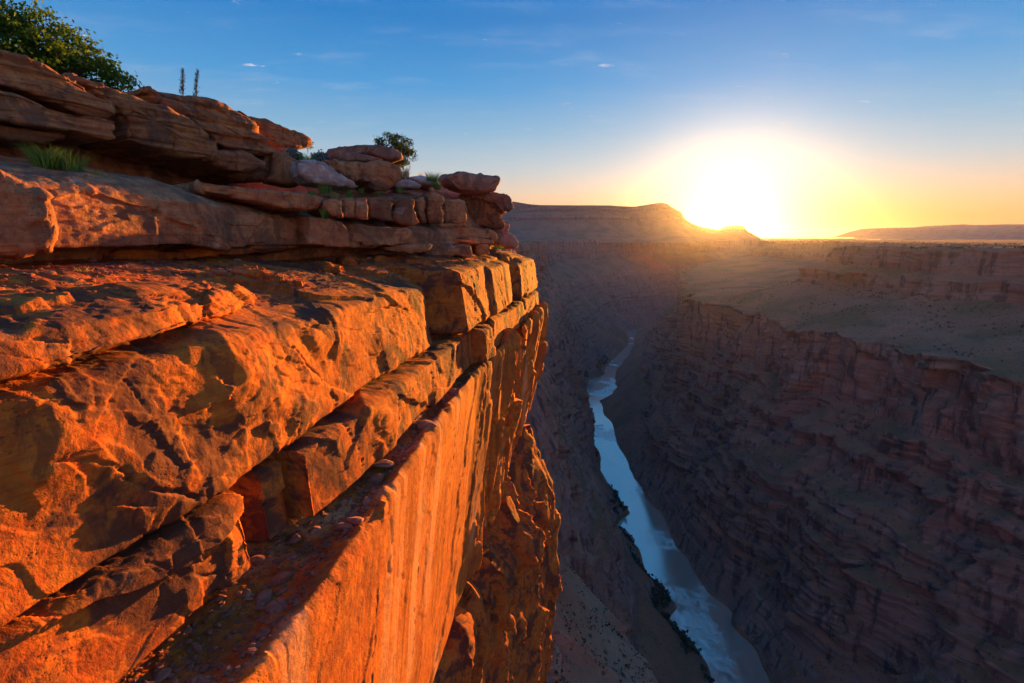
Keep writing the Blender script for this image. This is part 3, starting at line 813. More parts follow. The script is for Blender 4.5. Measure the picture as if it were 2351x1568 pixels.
# --- bulging slab on the terrace, near end
s2 = np.concatenate([geo_cols(1.0, 12.6, 330), np.linspace(12.65, 13.6, 24)])
nf = tab(s2, [(0,-7.2),(6,-7.25),(8,-7.65),(10,-8.4),(12,-9.3),(13,-9.9),(13.6,-10.6)])
zt = tab(s2, [(0,-.98),(8,-.92),(11,-1.08),(12.8,-1.3),(13.6,-1.9)])
lines2 = [(nf - 4.2, zt - .3), (nf - 2.6, zt - .02), (nf - 1.0, zt - .02), (nf - .2, zt - .26), (nf + .02, np.minimum(-1.66, zt - .3)), (nf - .8, np.minimum(-1.85, zt - .4))]
rock_bulge, WK = rock_sheet('rock_layer', s2, lines2, [16, 26, 24, 40, 12], M_ROCK, 1500, smooth=14, parent=cliff, big=.10, mid=(1.5, .8, .06), small=(.45, .28, .022), crack=.05, strata=.03, rot=.5)
# ------------------------------------------------------------------ separate slabs, blocks and boulders of the rim
def dense_loop(pts, m, chaikin=1):
    p = np.array(pts, float)
    for _ in range(chaikin):
        q = np.roll(p, -1, 0)
        p = np.stack([.8 * p + .2 * q, .2 * p + .8 * q], 1).reshape(-1, 2)
    q = np.concatenate([p, p[:1]])
    d = np.concatenate([[0], np.cumsum(np.linalg.norm(np.diff(q, axis=0), axis=1))])
    t = np.linspace(0, d[-1], m, endpoint=False)
    return np.stack([np.interp(t, d, q[:, 0]), np.interp(t, d, q[:, 1])], -1)

NDIR = np.array([cos(AZ_NEAR), -sin(AZ_NEAR), 0.0])
ROCK_ID = [0]
def outline_rock(name, pts, n, bulge, depth, mat, parent=None, face=.6, p=3.2, strata=.05, facet=.10, lump=.08, seedadd=0, m=120, rings=26, centre=None, chaikin=1, fscale=1.2, lean=0.0):
    """a rock whose front outline stands in a vertical plane at its own distance, rounded towards the viewer and closed at the back"""
    ROCK_ID[0] += 1
    seed = 3000 + 97 * ROCK_ID[0] + seedadd
    B = dense_loop(pts, m, chaikin)
    c0 = np.array([(B[:, 0].min() + B[:, 0].max()) / 2, (B[:, 1].min() + B[:, 1].max()) / 2]) if centre is None else np.array(centre, float)
    s0, z0 = sight_n(c0[0], c0[1], n)
    Q = world_xyz(np.array(s0), np.array(float(n)), np.array(z0))
    to_cam = -Q / np.linalg.norm(Q); to_cam[2] = 0; to_cam /= np.linalg.norm(to_cam)
    nrm = face * to_cam + (1 - face) * NDIR
    nrm /= np.linalg.norm(nrm)
    X, Y, Z = ray(B[:, 0], B[:, 1])
    D = np.stack([X, Y, Z], -1)
    t = (Q @ nrm) / (D @ nrm)
    R = D * t[:, None]
    R[:, 0:3] += nrm * (lean * (R[:, 2] - Q[2]))[:, None]
    Cc = R.mean(0)
    ph = np.linspace(0, pi / 2, rings)
    grid = []
    for a in ph[:-1]:
        r, o = np.sin(a) ** (2 / p), np.cos(a) ** (2 / p)
        grid.append(Cc + (R - Cc) * max(r, .002) + nrm * bulge * o)
    grid.append(R)
    for a in ph[::-1][1:]:
        r, o = np.sin(a) ** (2 / p), np.cos(a) ** (2 / p)
        grid.append(Cc + (R - Cc) * max(r, .002) - nrm * depth * o)
    G = np.array(grid)
    dv = np.gradient(G, axis=0); ds = (np.roll(G, -1, 1) - np.roll(G, 1, 1)) / 2
    N = np.cross(dv, ds); N /= np.maximum(np.linalg.norm(N, axis=-1, keepdims=True), 1e-9)
    if ((G - (Cc + nrm * (bulge - depth) / 2)) * N).sum() < 0:
        N = -N
        flip = True
    else:
        flip = False
    N[:2] = nrm; N[-2:] = -nrm
    F = G.reshape(-1, 3)
    x, y, z = F[:, 0], F[:, 1], F[:, 2]
    size = np.linalg.norm(R - Cc, axis=1).mean()
    d = lump * size * fbm(x / (.9 * size), y / (.9 * size), z / (.7 * size), 3, seed)
    if facet:
        wp = F + (.25 * size * np.stack([fbm(x / size, y / size, z / size, 2, seed + k) for k in (1, 2, 3)], -1))
        d += facet * size * facets3(wp, fscale / size, seed + 5) + .3 * facet * size * facets3(wp, 2.8 * fscale / size, seed + 6)
    if strata:
        zz = z + .06 * fbm(x / 1.2, y / 1.2, z, 2, seed + 9)
        d += strata * (np.clip(1.8 * vnoise(zz / .30, x / 6, y / 6, seed + 7), -.8, .8) + .5 * np.clip(2 * vnoise(zz / .10, x / 3, y / 3, seed + 8), -.8, .8))
    d += .012 * fbm(x * 5, y * 5, z * 5, 3, seed + 10)
    G = G + N * d.reshape(G.shape[:2])[..., None]
    G[0] = G[0].mean(0); G[-1] = G[-1].mean(0)
    f = grid_faces(G.shape[0], G.shape[1], True)
    if flip:
        f = f[:, ::-1]
    return add_obj(name, mesh_np(name, G, f, mat), parent)

def z1(p): return [(a * .3368, b * .3368) for a, b in p]
def z2(p): return [(485.5 + a * .3614, 242.8 + b * .3614) for a, b in p]

M_SLAB = sandstone('bedded slab', tan=(.54, .23, .085), red=(.40, .125, .05), dark=(.09, .055, .045), varnish=.6, pale_amt=.3, strata=1.3, pale=(.50, .40, .36))
M_BOULDER = sandstone('boulder', tan=(.46, .22, .14), red=(.37, .145, .10), dark=(.12, .07, .06), varnish=.45, pale_amt=.3, strata=.3, pale=(.55, .45, .43))
M_WHITE = sandstone('bleached sandstone', tan=(.60, .50, .47), red=(.42, .26, .22), dark=(.2, .13, .12), varnish=.25, pale_amt=1.0, pale=(.72, .70, .74), strata=.3)

def slab(pts, n, b, d, **kw):
    kw.setdefault('mat', M_SLAB)
    return outline_rock('rock_slab', pts, n, b, d, parent=cliff, face=kw.pop('face', .35), **kw)
def block(pts, n, b, d, **kw):
    kw.setdefault('mat', M_UPPER)
    return outline_rock('rock_block', pts, n, b, d, parent=cliff, **kw)

# overhanging slabs along the top
slab(z1([(-260,300),(-150,325),(0,365),(160,410),(300,475),(430,535),(540,590),(640,660),(720,715),(735,745),(700,770),(690,795),(600,780),(450,745),(300,700),(150,645),(0,595),(-150,560),(-260,540)]), -18.0, .5, 5, m=300, rings=56, strata=.13, facet=.07, p=7)
slab(z1([(-260,570),(-150,605),(0,640),(150,690),(330,745),(500,790),(690,820),(750,840),(758,880),(730,935),(700,962),(600,945),(420,905),(230,870),(0,840),(-150,830),(-260,820)]), -17.8, .6, 5, m=300, rings=50, strata=.08, facet=.06, p=8)
slab(z1([(-260,800),(-150,830),(0,850),(60,870),(300,900),(450,940),(300,985),(120,975),(0,950),(-150,930),(-260,920)]), -18.3, .4, 3, m=140, strata=.05)
slab(z1([(440,535),(560,565),(700,600),(820,640),(930,680),(1010,720),(1100,760),(1160,790),(1260,830),(1290,870),(1370,920),(1395,970),(1440,1040),(1445,1095),(1300,1085),(1130,1055),(960,1020),(830,995),(790,975),(785,900),(790,820),(740,760),(640,690),(520,600)]), -18.2, .7, 5, m=300, rings=56, strata=.09, facet=.09, p=6.5)
slab(z1([(930,605),(1050,620),(1250,662),(1380,700),(1500,745),(1620,790),(1690,840),(1700,880),(1740,930),(1760,980),(1830,1030),(1845,1060),(1700,1082),(1560,1050),(1420,1000),(1390,950),(1290,870),(1150,780),(1040,715),(960,660)]), -18.5, .8, 6, m=300, rings=56, strata=.12, facet=.10, p=5.5)
slab(z1([(1560,755),(1680,785),(1800,815),(1920,870),(2030,905),(2085,935),(2108,970),(2090,1010),(2000,1020),(1860,1035),(1780,1000),(1740,930),(1690,850)]), -19.0, .6, 7, m=240, rings=44, strata=.09, facet=.08, p=4.5)
slab(z1([(1370,1095),(1430,1030),(1500,1030),(1620,1045),(1720,1085),(1780,1120),(1760,1140),(1640,1185),(1560,1180),(1440,1130),(1400,1110)]), -17.4, .5, 4, mat=M_UPPER, m=160, strata=.04, facet=.14, p=5, chaikin=0)
slab(z1([(1540,1170),(1640,1185),(1760,1130),(1800,1060),(1860,1040),(1860,1180),(1830,1235),(1700,1240),(1600,1215)]), -17.8, .4, 4, m=140, strata=.04, facet=.1)
# thin ledge, end block and lit undercut of the long band
slab(z1([(-150,1060),(0,1085),(150,1100),(400,1150),(520,1170),(660,1212),(650,1228),(400,1195),(200,1165),(0,1135),(-150,1120)]), -14.9, .25, 3, m=140, strata=.05, facet=.05)
block([(-90,365),(-60,372),(0,388),(40,412),(72,432),(100,442),(112,452),(118,470),(122,492),(131,512),(129,545),(120,562),(112,577),(95,570),(60,582),(0,588),(-60,592),(-90,590)], -11.6, .45, 3.0, m=200, rings=44, strata=.03, facet=.10, face=.95, p=5.5)
block([(225,572),(400,573),(560,568),(690,562),(672,572),(600,584),(500,590),(400,597),(330,612),(285,618),(255,618),(230,600)], -14.1, .35, 2.5, m=180, rings=30, strata=.03, facet=.07, face=.2, mat=M_ROCK)
# red ledge and blocks continuing the band
block(z2([(-120,480),(-20,500),(100,520),(250,540),(450,555),(600,570),(670,590),(682,610),(660,655),(600,668),(450,655),(300,620),(150,590),(0,575),(-120,550)]), -13.4, .5, 3, m=180, strata=.03, facet=.07, face=.5, p=7)
block(z2([(582,705),(700,715),(800,735),(830,790),(848,860),(845,895),(780,905),(580,880)]), -12.0, .5, 2.2, m=120, strata=.02, facet=.05, p=9, face=.55, chaikin=0)
block(z2([(820,742),(930,745),(1050,765),(1150,780),(1235,770),(1262,800),(1240,850),(1180,880),(1040,890),(945,892),(930,870),(850,870)]), -11.4, .5, 2.4, m=150, strata=.025, facet=.07, p=8, face=.6, chaikin=0)
block(z2([(1235,775),(1380,760),(1500,770),(1640,775),(1760,790),(1800,815),(1790,850),(1600,842),(1400,842),(1250,838)]), -10.3, .4, 2.6, m=150, strata=.02, facet=.07, p=8, face=.6)
block(z2([(1240,838),(1500,842),(1640,838),(1780,852),(1785,880),(1600,870),(1400,872),(1250,868)]), -10.2, .3, 2.6, m=120, strata=.02, facet=.07, p=8, face=.6)
slab(z2([(1330,752),(1480,744),(1620,750),(1645,770),(1500,784),(1380,778)]), -10.5, .4, 2, m=90, strata=.02, face=.6)
block(z2([(1090,890),(1250,872),(1400,878),(1360,930),(1200,938),(1100,925)]), -10.3, .3, 2, m=80, strata=.03, face=.6)
block(z2([(1340,935),(1400,885),(1460,895),(1540,885),(1640,885),(1655,930),(1650,960),(1560,950),(1440,955),(1370,958)]), -9.8, .3, 1.4, m=90, strata=.02, facet=.15, face=.6)
block(z2([(1655,880),(1720,868),(1765,900),(1755,945),(1700,958),(1660,935)]), -9.4, .4, 1.2, m=80, strata=.02, facet=.15, face=.6)
# the row of jointed blocks
ROWB = [[(690,600),(730,585),(780,588),(814,600),(816,708),(760,704),(700,664)],
        [(817,600),(850,590),(890,590),(894,640),(890,714),(819,710)],
        [(898,602),(912,583),(974,580),(979,640),(976,727),(940,724),(895,708)],
        [(983,602),(1002,582),(1120,578),(1138,590),(1138,640),(1138,732),(1060,727),(986,717)],
        [(1144,602),(1162,583),(1240,582),(1272,600),(1288,680),(1308,742),(1280,767),(1200,757),(1143,732)],
        [(1282,592),(1338,570),(1350,600),(1343,690),(1348,748),(1322,744),(1298,690)],
        [(1356,577),(1400,558),(1450,573),(1463,610),(1442,640),(1462,690),(1452,748),(1372,748),(1354,690)],
        [(1470,612),(1500,592),(1560,588),(1598,608),(1610,670),(1606,742),(1540,752),(1477,738),(1468,670)],
        [(1560,585),(1600,560),(1700,588),(1780,638),(1830,698),(1852,750),(1850,778),(1760,783),(1660,773),(1640,722),(1618,680),(1607,620)]]
for i, pts in enumerate(ROWB):
    xm = sum(a for a, b in pts) / len(pts)
    dn_, dy_ = [(.1, 4), (-.15, -3), (.15, 5), (-.05, -4), (.2, 0), (-.2, 6), (.1, -6), (-.1, 3), (0, 0)][i]
    block(z2([(a, b + dy_ * (b < 640)) for a, b in pts]), -11.9 + (xm - 690) / (1750 - 690) * 2.0 + dn_, .45, 2.6, m=110, rings=26, strata=.02, facet=.13 if i < 8 else .2, lump=.05, p=5.5 if i < 8 else 4, chaikin=0 if i < 8 else 1, face=.7, fscale=1.0 if i < 8 else 1.6)

# loose rocks
def boulder(name, pts, n, b, d, label, **kw):
    mat = kw.pop('mat', M_BOULDER)
    kw.setdefault('face', .75); kw.setdefault('strata', .015); kw.setdefault('m', 140); kw.setdefault('rings', 32)
    return tag(outline_rock(name, pts, n, b, d, mat, **kw), label, 'rock')
boulder('boulder', z2([(1470,465),(1490,440),(1560,428),(1640,428),(1740,445),(1810,455),(1822,475),(1800,535),(1780,550),(1690,562),(1600,550),(1530,517),(1490,490)]), -10.0, 1.0, 2.4, 'smooth flat-topped boulder crowning the far end of the rock pile', facet=.09, p=4.5, fscale=1.2)
boulder('boulder', z2([(1600,562),(1690,558),(1770,548),(1850,560),(1890,600),(1898,655),(1870,670),(1840,692),(1800,645),(1720,605),(1620,578)]), -9.5, .8, 2.2, 'dark wedge rock jutting out under the crowning boulder', facet=.2, p=4.5, chaikin=0)
boulder('boulder', z2([(1780,760),(1850,728),(1890,755),(1885,790),(1830,832),(1790,832)]), -9.0, .6, 1.8, 'small rounded rock wedged below the jutting wedge rock', facet=.12)
boulder('boulder', z2([(1785,830),(1850,798),(1890,808),(1930,850),(1942,895),(1920,910),(1850,907),(1800,875),(1780,850)]), -8.6, .7, 2.0, 'smooth rounded rock sitting on the rim at the end of the pile', facet=.10)
boulder('flat_rock', z2([(738,300),(750,272),(820,262),(900,258),(1000,262),(1100,270),(1160,290),(1200,315),(1212,335),(1190,355),(1140,362),(1080,352),(1000,332),(880,312),(820,318),(800,352),(760,352),(745,325)]), -14.2, 1.0, 3.2, 'long flat balanced slab lying on top of the square block', m=200, rings=36, facet=.07, p=3.6, strata=.02)
boulder('flat_rock', z2([(806,338),(830,310),(900,306),(1000,326),(1080,348),(1070,362),(900,363),(820,360)]), -13.9, .7, 2.6, 'thin slab squeezed under the long balanced slab', facet=.09, p=4)
boulder('square_rock', z2([(700,362),(800,362),(950,364),(1100,366),(1150,383),(1182,415),(1167,470),(1130,512),(1090,538),(1020,538),(980,505),(900,498),(830,455),(760,405)]), -13.7, .9, 3.0, 'big square block carrying the long balanced slab', m=180, rings=40, facet=.14, p=6, chaikin=0, mat=M_UPPER)
boulder('flat_rock', z2([(545,348),(640,354),(700,360),(760,400),(840,455),(900,490),(928,520),(905,533),(800,523),(700,508),(600,483),(556,440),(548,390)]), -13.3, .6, 2.6, 'tilted slab with white bleached top beside the pillar', mat=M_WHITE, facet=.14, m=160, p=5.5, chaikin=0)
boulder('flat_rock', z2([(1145,495),(1200,470),(1280,480),(1335,512),(1300,530),(1200,533),(1140,524)]), -12.6, .6, 2.0, 'white bleached slab lying below the dry grass clump', mat=M_WHITE, facet=.05)
boulder('flat_rock', z2([(1240,452),(1340,446),(1430,478),(1445,518),(1380,520),(1300,495)]), -13.0, .6, 2.4, 'white bleached slab lying behind, next to the crowning boulder', mat=M_WHITE, facet=.05)
boulder('standing_rock', z1([(1862,1030),(1930,1048),(1990,1065),(2012,1120),(2042,1200),(2046,1266),(1960,1276),(1870,1256),(1796,1244),(1828,1190),(1850,1110)]), -16.6, .7, 1.8, 'tapered tan rock pillar propping up the overhanging prow', mat=M_UPPER, facet=.05, p=3.6)
boulder('boulder', z2([(150,1060),(200,1040),(330,1045),(400,1080),(520,1100),(555,1130),(525,1160),(450,1182),(350,1204),(250,1206),(190,1160)]), -10.0, .5, 1.2, 'low layered rock lying on the rubble of the terrace', mat=M_ROCK, facet=.22, fscale=1.8, strata=.03)
boulder('boulder', z2([(610,1052),(650,1010),(740,1000),(830,1030),(806,1080),(792,1104),(700,1114),(620,1090)]), -11.2, .5, 1.2, 'broken rock half buried in rubble under the ledge', mat=M_ROCK, facet=.22, fscale=1.8, strata=.03)
boulder('boulder', z2([(815,965),(900,948),(925,1000),(918,1056),(840,1056),(808,1005)]), -11.5, .4, 1.2, 'upright dark red block standing in shade under the ledge', mat=M_ROCK, facet=.15)
# ------------------------------------------------------------------ plants
rng = np.random.default_rng(11)

def leaf_material(name, a, b, c, trans=.25):
    m = NT(name)
    r = m.geo.outputs['Random Per Island']
    col = m.ramp(r, [(0.0, a), (.5, b), (1.0, c)])
    big = m.noise(m.pos, 1.6, 3, .5)
    col = m.mix(m.range(big, .38, .62), m.mix(.45, col, a), col)
    d = m.n('ShaderNodeBsdfDiffuse'); m.put(d.inputs[0], col)
    t = m.n('ShaderNodeBsdfTranslucent'); m.put(t.inputs[0], col)
    mx = m.n('ShaderNodeMixShader'); mx.inputs[0].default_value = trans
    m.t.links.new(d.outputs[0], mx.inputs[1]); m.t.links.new(t.outputs[0], mx.inputs[2])
    m.t.links.new(mx.outputs[0], m.out.inputs['Surface'])
    return m.m
M_OAK = leaf_material('oak leaves', (.045, .10, .018), (.09, .18, .03), (.19, .26, .04), .4)
M_JUNIPER = leaf_material('juniper sprays', (.03, .055, .02), (.05, .085, .028), (.08, .11, .035), .25)
M_GRASS = leaf_material('green grass', (.08, .17, .03), (.15, .28, .045), (.28, .38, .09), .4)
M_DRY = leaf_material('dry grass', (.30, .20, .07), (.46, .32, .11), (.58, .44, .18), .4)
M_SAGE = leaf_material('sage leaves', (.12, .16, .14), (.19, .24, .21), (.27, .32, .28), .25)
M_SCRUB = leaf_material('far scrub', (.03, .036, .016), (.05, .056, .022), (.075, .08, .03), .1)
_m = NT('bark'); M_BARK = _m.bsdf(_m.mix(_m.noise(_m.scaled((9, 9, 2)), 1, 4, .6), (.05, .035, .028), (.14, .10, .08)), .95, None, .1)
_m = NT('agave stalk'); M_STALK = _m.bsdf(_m.mix(_m.noise(_m.pos, 6, 3, .6), (.06, .05, .035), (.14, .11, .07)), .9, None, .1)

def rand_frames(k):
    u = rng.normal(size=(k, 3)); u /= np.linalg.norm(u, axis=1, keepdims=True)
    v = np.cross(u, rng.normal(size=(k, 3))); v /= np.linalg.norm(v, axis=1, keepdims=True)
    return u, v

def leaf_mesh(name, centres, size, mat, aspect=.55):
    k = len(centres)
    u, v = rand_frames(k)
    sz = size * rng.uniform(.6, 1.3, (k, 1))
    u *= sz; v *= sz * aspect
    V = np.stack([centres - u, centres + v, centres + u, centres - v], 1).reshape(-1, 3)
    return mesh_np(name, V, np.arange(4 * k).reshape(-1, 4), mat, False)

def tube_mesh(name, paths, mat, sides=5):
    """paths: list of (points (k,3), radii (k))"""
    V, Fc, off = [], [], 0
    for p, r in paths:
        p = np.asarray(p, float); k = len(p)
        t = np.gradient(p, axis=0); t /= np.maximum(np.linalg.norm(t, axis=1, keepdims=True), 1e-9)
        ref = np.where(np.abs(t[:, 2:3]) > .9, [[1., 0, 0]], [[0, 0, 1.]])
        a = np.cross(t, ref); a /= np.maximum(np.linalg.norm(a, axis=1, keepdims=True), 1e-9)
        b = np.cross(t, a)
        th = np.linspace(0, 2 * pi, sides, endpoint=False)
        ring = p[:, None] + np.asarray(r)[:, None, None] * (np.cos(th)[None, :, None] * a[:, None] + np.sin(th)[None, :, None] * b[:, None])
        V.append(ring.reshape(-1, 3)); Fc.append(grid_faces(k, sides, True) + off); off += k * sides
    return mesh_np(name, np.concatenate(V), np.concatenate(Fc), mat)

def branch(a, b, r0, r1, k=7, wob=.12):
    a, b = np.asarray(a, float), np.asarray(b, float)
    t = np.linspace(0, 1, k)[:, None]
    L = np.linalg.norm(b - a)
    w = np.cumsum(rng.normal(size=(k, 3)), 0) * wob * L / k; w -= w[0]; w *= (1 - t * .5)
    p = a * (1 - t) + b * t + w
    return p, np.linspace(r0, r1, k)

def at_n(x, y, n):
    s, z = sight_n(x, y, n)
    return world_xyz(np.array(s), np.array(float(n)), np.array(z))

def cloud_shrub(name, base_px, n, ellipses, clumps, per, leaf, mat, label, cat, spread, trunk_r=.09, depth=1.0, twigs=40, group=None):
    """a trunk with limbs to leaf clumps; ellipses give where the crown bulges, each with its own depth offset"""
    base = at_n(base_px[0], base_px[1], n)
    dist = np.linalg.norm(base)
    k = dist / 1190.0
    vd = base / dist
    side = np.cross(vd, [0, 0, 1]); side /= np.linalg.norm(side)
    up = np.array([0, 0, 1.0]); back = np.cross(up, side); back /= np.linalg.norm(back)
    o = empty(name, base)
    area = np.array([e[2] * e[3] for e in ellipses], float)
    cc = []
    for e, w in zip(ellipses, area / area.sum()):
        q = max(3, int(round(clumps * w)))
        r = rng.normal(size=(q, 3)); r /= np.linalg.norm(r, axis=1, keepdims=True)
        r *= rng.uniform(.45, 1.0, (q, 1)) ** .6
        p = at_n(e[0], e[1], n) - base
        cc.append(p + r[:, :1] * side * e[2] * k + r[:, 1:2] * up * e[3] * k + r[:, 2:3] * back * depth * e[2] * k)
    cc = np.concatenate(cc)
    L = np.repeat(cc, per, 0) + rng.normal(size=(len(cc) * per, 3)) * spread * np.array([1, 1, .75])
    crown = add_obj('crown', leaf_mesh('crown', L, leaf, mat), o)
    paths = [branch((0, 0, -.3), (0, 0, .25 * ellipses[0][3] * k + .2), trunk_r * 1.2, trunk_r)]
    mid = paths[0][0][-1]
    limbs = cc[rng.choice(len(cc), min(len(cc), twigs), replace=False)]
    for t in limbs:
        j = mid * .6 + t * .35 + rng.normal(size=3) * .12
        paths.append(branch(mid * rng.uniform(.3, 1), j, trunk_r * .55, trunk_r * .3, 5))
        paths.append(branch(j, t + rng.normal(size=3) * spread * .8, trunk_r * .3, trunk_r * .06, 6, .2))
    add_obj('trunk', tube_mesh('trunk', paths, M_BARK), o)
    return tag(o, label, cat, group)

cloud_shrub('oak_shrub', (150, 205), -22.0,
            [(20, 85, 75, 42), (-40, 75, 60, 60), (95, 88, 55, 45), (60, 125, 70, 30), (140, 118, 50, 38), (160, 150, 60, 28), (200, 150, 38, 30), (225, 180, 45, 20), (262, 158, 26, 20), (275, 192, 32, 16), (300, 205, 14, 9), (15, 40, 30, 18)],
            330, 34, .085, M_OAK, 'big spreading green oak shrub on the cliff top in the upper corner', 'shrub', .20, .12, .6, 90)
cloud_shrub('juniper_tree', (915, 392), -17.0,
            [(888, 328, 26, 17), (915, 325, 22, 14), (905, 345, 32, 18), (930, 340, 22, 20), (938, 360, 17, 18), (912, 366, 22, 14), (925, 378, 14, 8)],
            120, 46, .075, M_JUNIPER, 'dark rounded juniper behind the long balanced slab', 'tree', .14, .09, .8, 50)

def tuft_mesh(name, k, h, spread, width, mat, lean=.45, stems=0):
    th = rng.uniform(0, 2 * pi, k); r = spread * .35 * np.sqrt(rng.uniform(0, 1, k))
    b = np.stack([r * np.cos(th), r * np.sin(th), np.zeros(k) - .04], -1)
    th2 = th + rng.normal(size=k) * .5
    hh = h * rng.uniform(.45, 1.0, k); ln = lean * hh * rng.uniform(.2, 1.1, k)
    out = np.stack([np.cos(th2), np.sin(th2), 0 * th], -1)
    sd = np.stack([-np.sin(th2 + .6), np.cos(th2 + .6), 0 * th], -1) * width
    m1 = b + out * (ln * .35)[:, None] + np.array([0, 0, 1.]) * (hh * .6)[:, None]
    tp = b + out * ln[:, None] + np.array([0, 0, 1.]) * hh[:, None]
    V = np.stack([b - sd, b + sd, m1 + sd * .8, m1 - sd * .8, tp + sd * .12, tp - sd * .12], 1).reshape(-1, 3)
    i = np.arange(k)[:, None] * 6
    Fq = np.concatenate([i + np.array([0, 1, 2, 3]), i + np.array([3, 2, 4, 5])])
    return mesh_np(name, V, Fq, mat, False)

def tuft(px, n, hpx, wpx, mat, label, name='grass_tuft', cat='grass tuft', k=170, lean=.5, lift=0.0, group=None):
    p = at_n(px[0], px[1], n)
    kk = np.linalg.norm(p) / 1190.0
    o = add_obj(name, tuft_mesh(name, k, hpx * kk, wpx * kk, .006 + .10 * hpx * kk / 25, mat, lean))
    o.location = p + np.array([0, 0, lift])
    return tag(o, label, cat, group)

tuft((108, 385), -14.15, 40, 46, M_GRASS, 'large bright green grass clump growing under the overhanging slabs', k=420, lean=.8)
tuft((160, 392), -14.05, 36, 50, M_GRASS, 'lower straggly green grass beside the large grass clump', k=180, lean=1.0)
tuft((188, 400), -14.05, 14, 16, M_GRASS, 'tiny green sprig at the lip of the ledge beside the cactus', k=60, lean=.9)
tuft((222, 408), -13.85, 20, 18, M_DRY, 'pale spiky little plant on the ledge lip under the recess', name='spiky_plant', cat='plant', k=90, lean=.8)
tuft((715, 449), -12.35, 14, 22, M_GRASS, 'small green tuft at the end of the red ledge below the pillar', k=110)
tuft((746, 441), -12.45, 20, 36, M_GRASS, 'dark green tuft in shade under the tilted white slab', k=150)
tuft((769, 455), -12.05, 20, 22, M_DRY, 'yellowish tuft right of the dark green tuft under the tilted slab', k=110)
tuft((802, 450), -11.95, 18, 14, M_GRASS, 'thin green tuft under the corner of the square block', k=80)
tuft((805, 457), -11.65, 12, 12, M_GRASS, 'short green tuft just above the jointed blocks', k=70)
tuft((830, 443), -12.25, 16, 16, M_GRASS, 'green tuft in the shade at the foot of the square block', k=80)
tuft((868, 445), -11.65, 9, 14, M_GRASS, 'tiny sparse tuft near the lower corner of the square block', k=50)
tuft((917, 441), -11.45, 13, 18, M_GRASS, 'rounded green tuft below the white bleached slab', k=100)
tuft((744, 500), -11.55, 24, 16, M_GRASS, 'green tuft growing from the joint left of the first jointed block', k=110)
tuft((925, 412), -13.05, 32, 34, M_DRY, 'tall golden dry grass clump beside the square block', k=260, lean=.5)
tuft((966, 408), -13.25, 14, 12, M_DRY, 'thin golden tuft between the dry clump and the yellow green bush', k=60)
tuft((995, 415), -11.95, 22, 40, M_GRASS, 'yellow green bush left of the crowning boulder', name='low_bush', cat='bush', k=260, lean=.8)
tuft((1004, 435), -11.8, 26, 20, M_GRASS, 'narrow green tuft against the foot of the crowning boulder', k=140)
tuft((1134, 573), -8.4, 14, 16, M_GRASS, 'bright green cushion on the rim below the rounded rock', name='low_bush', cat='bush', k=120, lean=1.0)
tuft((1149, 571), -8.1, 11, 14, M_GRASS, 'second smaller green cushion on the rim, towards the tip', name='low_bush', cat='bush', k=100, lean=1.0)
tuft((192, 634), -10.5, 22, 20, M_DRY, 'lit dry grass wisps on the terrace in front of the long band', k=80, lean=.6)
tuft((153, 640), -10.3, 12, 10, M_DRY, 'small dry grass wisp on the terrace rubble near the edge', k=45, lean=.6)
cloud_shrub('sage_shrub', (735, 371), -15.6, [(733, 360, 13, 8), (742, 364, 10, 6)], 26, 40, .06, M_SAGE, 'grey green sage bush beside the balanced slab', 'shrub', .10, .03, .8, 12)
cloud_shrub('sage_shrub', (676, 366), -16.2, [(672, 352, 11, 7), (681, 360, 7, 7)], 22, 40, .06, M_SAGE, 'pale sage bush peeping out beside the top of the pillar', 'shrub', .10, .03, .8, 12)
tuft((702, 372), -15.8, 20, 40, M_GRASS, 'low green grass behind the tilted white slab', k=240, lean=.8)
cloud_shrub('dry_shrub', (706, 342), -20.5, [(710, 330, 6, 5), (713, 339, 5, 4)], 10, 12, .05, M_OAK, 'small sparse twiggy shrub hanging at the tip of the prow', 'shrub', .08, .02, .8, 10)
cloud_shrub('bare_shrub', (-20, 60), -23.5, [(10, 12, 26, 12), (30, 8, 14, 8)], 22, 3, .06, M_OAK, 'bare twigs poking up behind the oak in the corner', 'shrub', .15, .05, .8, 40)

def agave(px, top, n, label):
    p = at_n(px[0], px[1], n); q = at_n(top[0], top[1], n) - p
    o = empty('agave', p)
    tag(o, label, 'agave', 'flowering agave stalks on the skyline')
    a = branch((0, 0, -.6), q, .028, .012, 10, .03)
    add_obj('stalk', tube_mesh('stalk', [a], M_STALK, 6), o)
    t = rng.uniform(.12, 1.0, 520)[:, None]
    c = q * t + rng.normal(size=(520, 3)) * .065 * (1.15 - t * .55)
    add_obj('flowers', leaf_mesh('flowers', c, .030, M_STALK, .7), o)['kind'] = 'stuff'
    add_obj('leaves', tuft_mesh('leaves', 40, .5, .35, .02, M_SAGE, .9), o).location = (0, 0, -.75)
agave((417, 224), (420, 159), -21.5, 'thin flowering agave stalk on the skyline, the one nearer the oak shrub')
agave((447, 232), (453, 160), -21.5, 'thin flowering agave stalk on the skyline, the one nearer the prow')

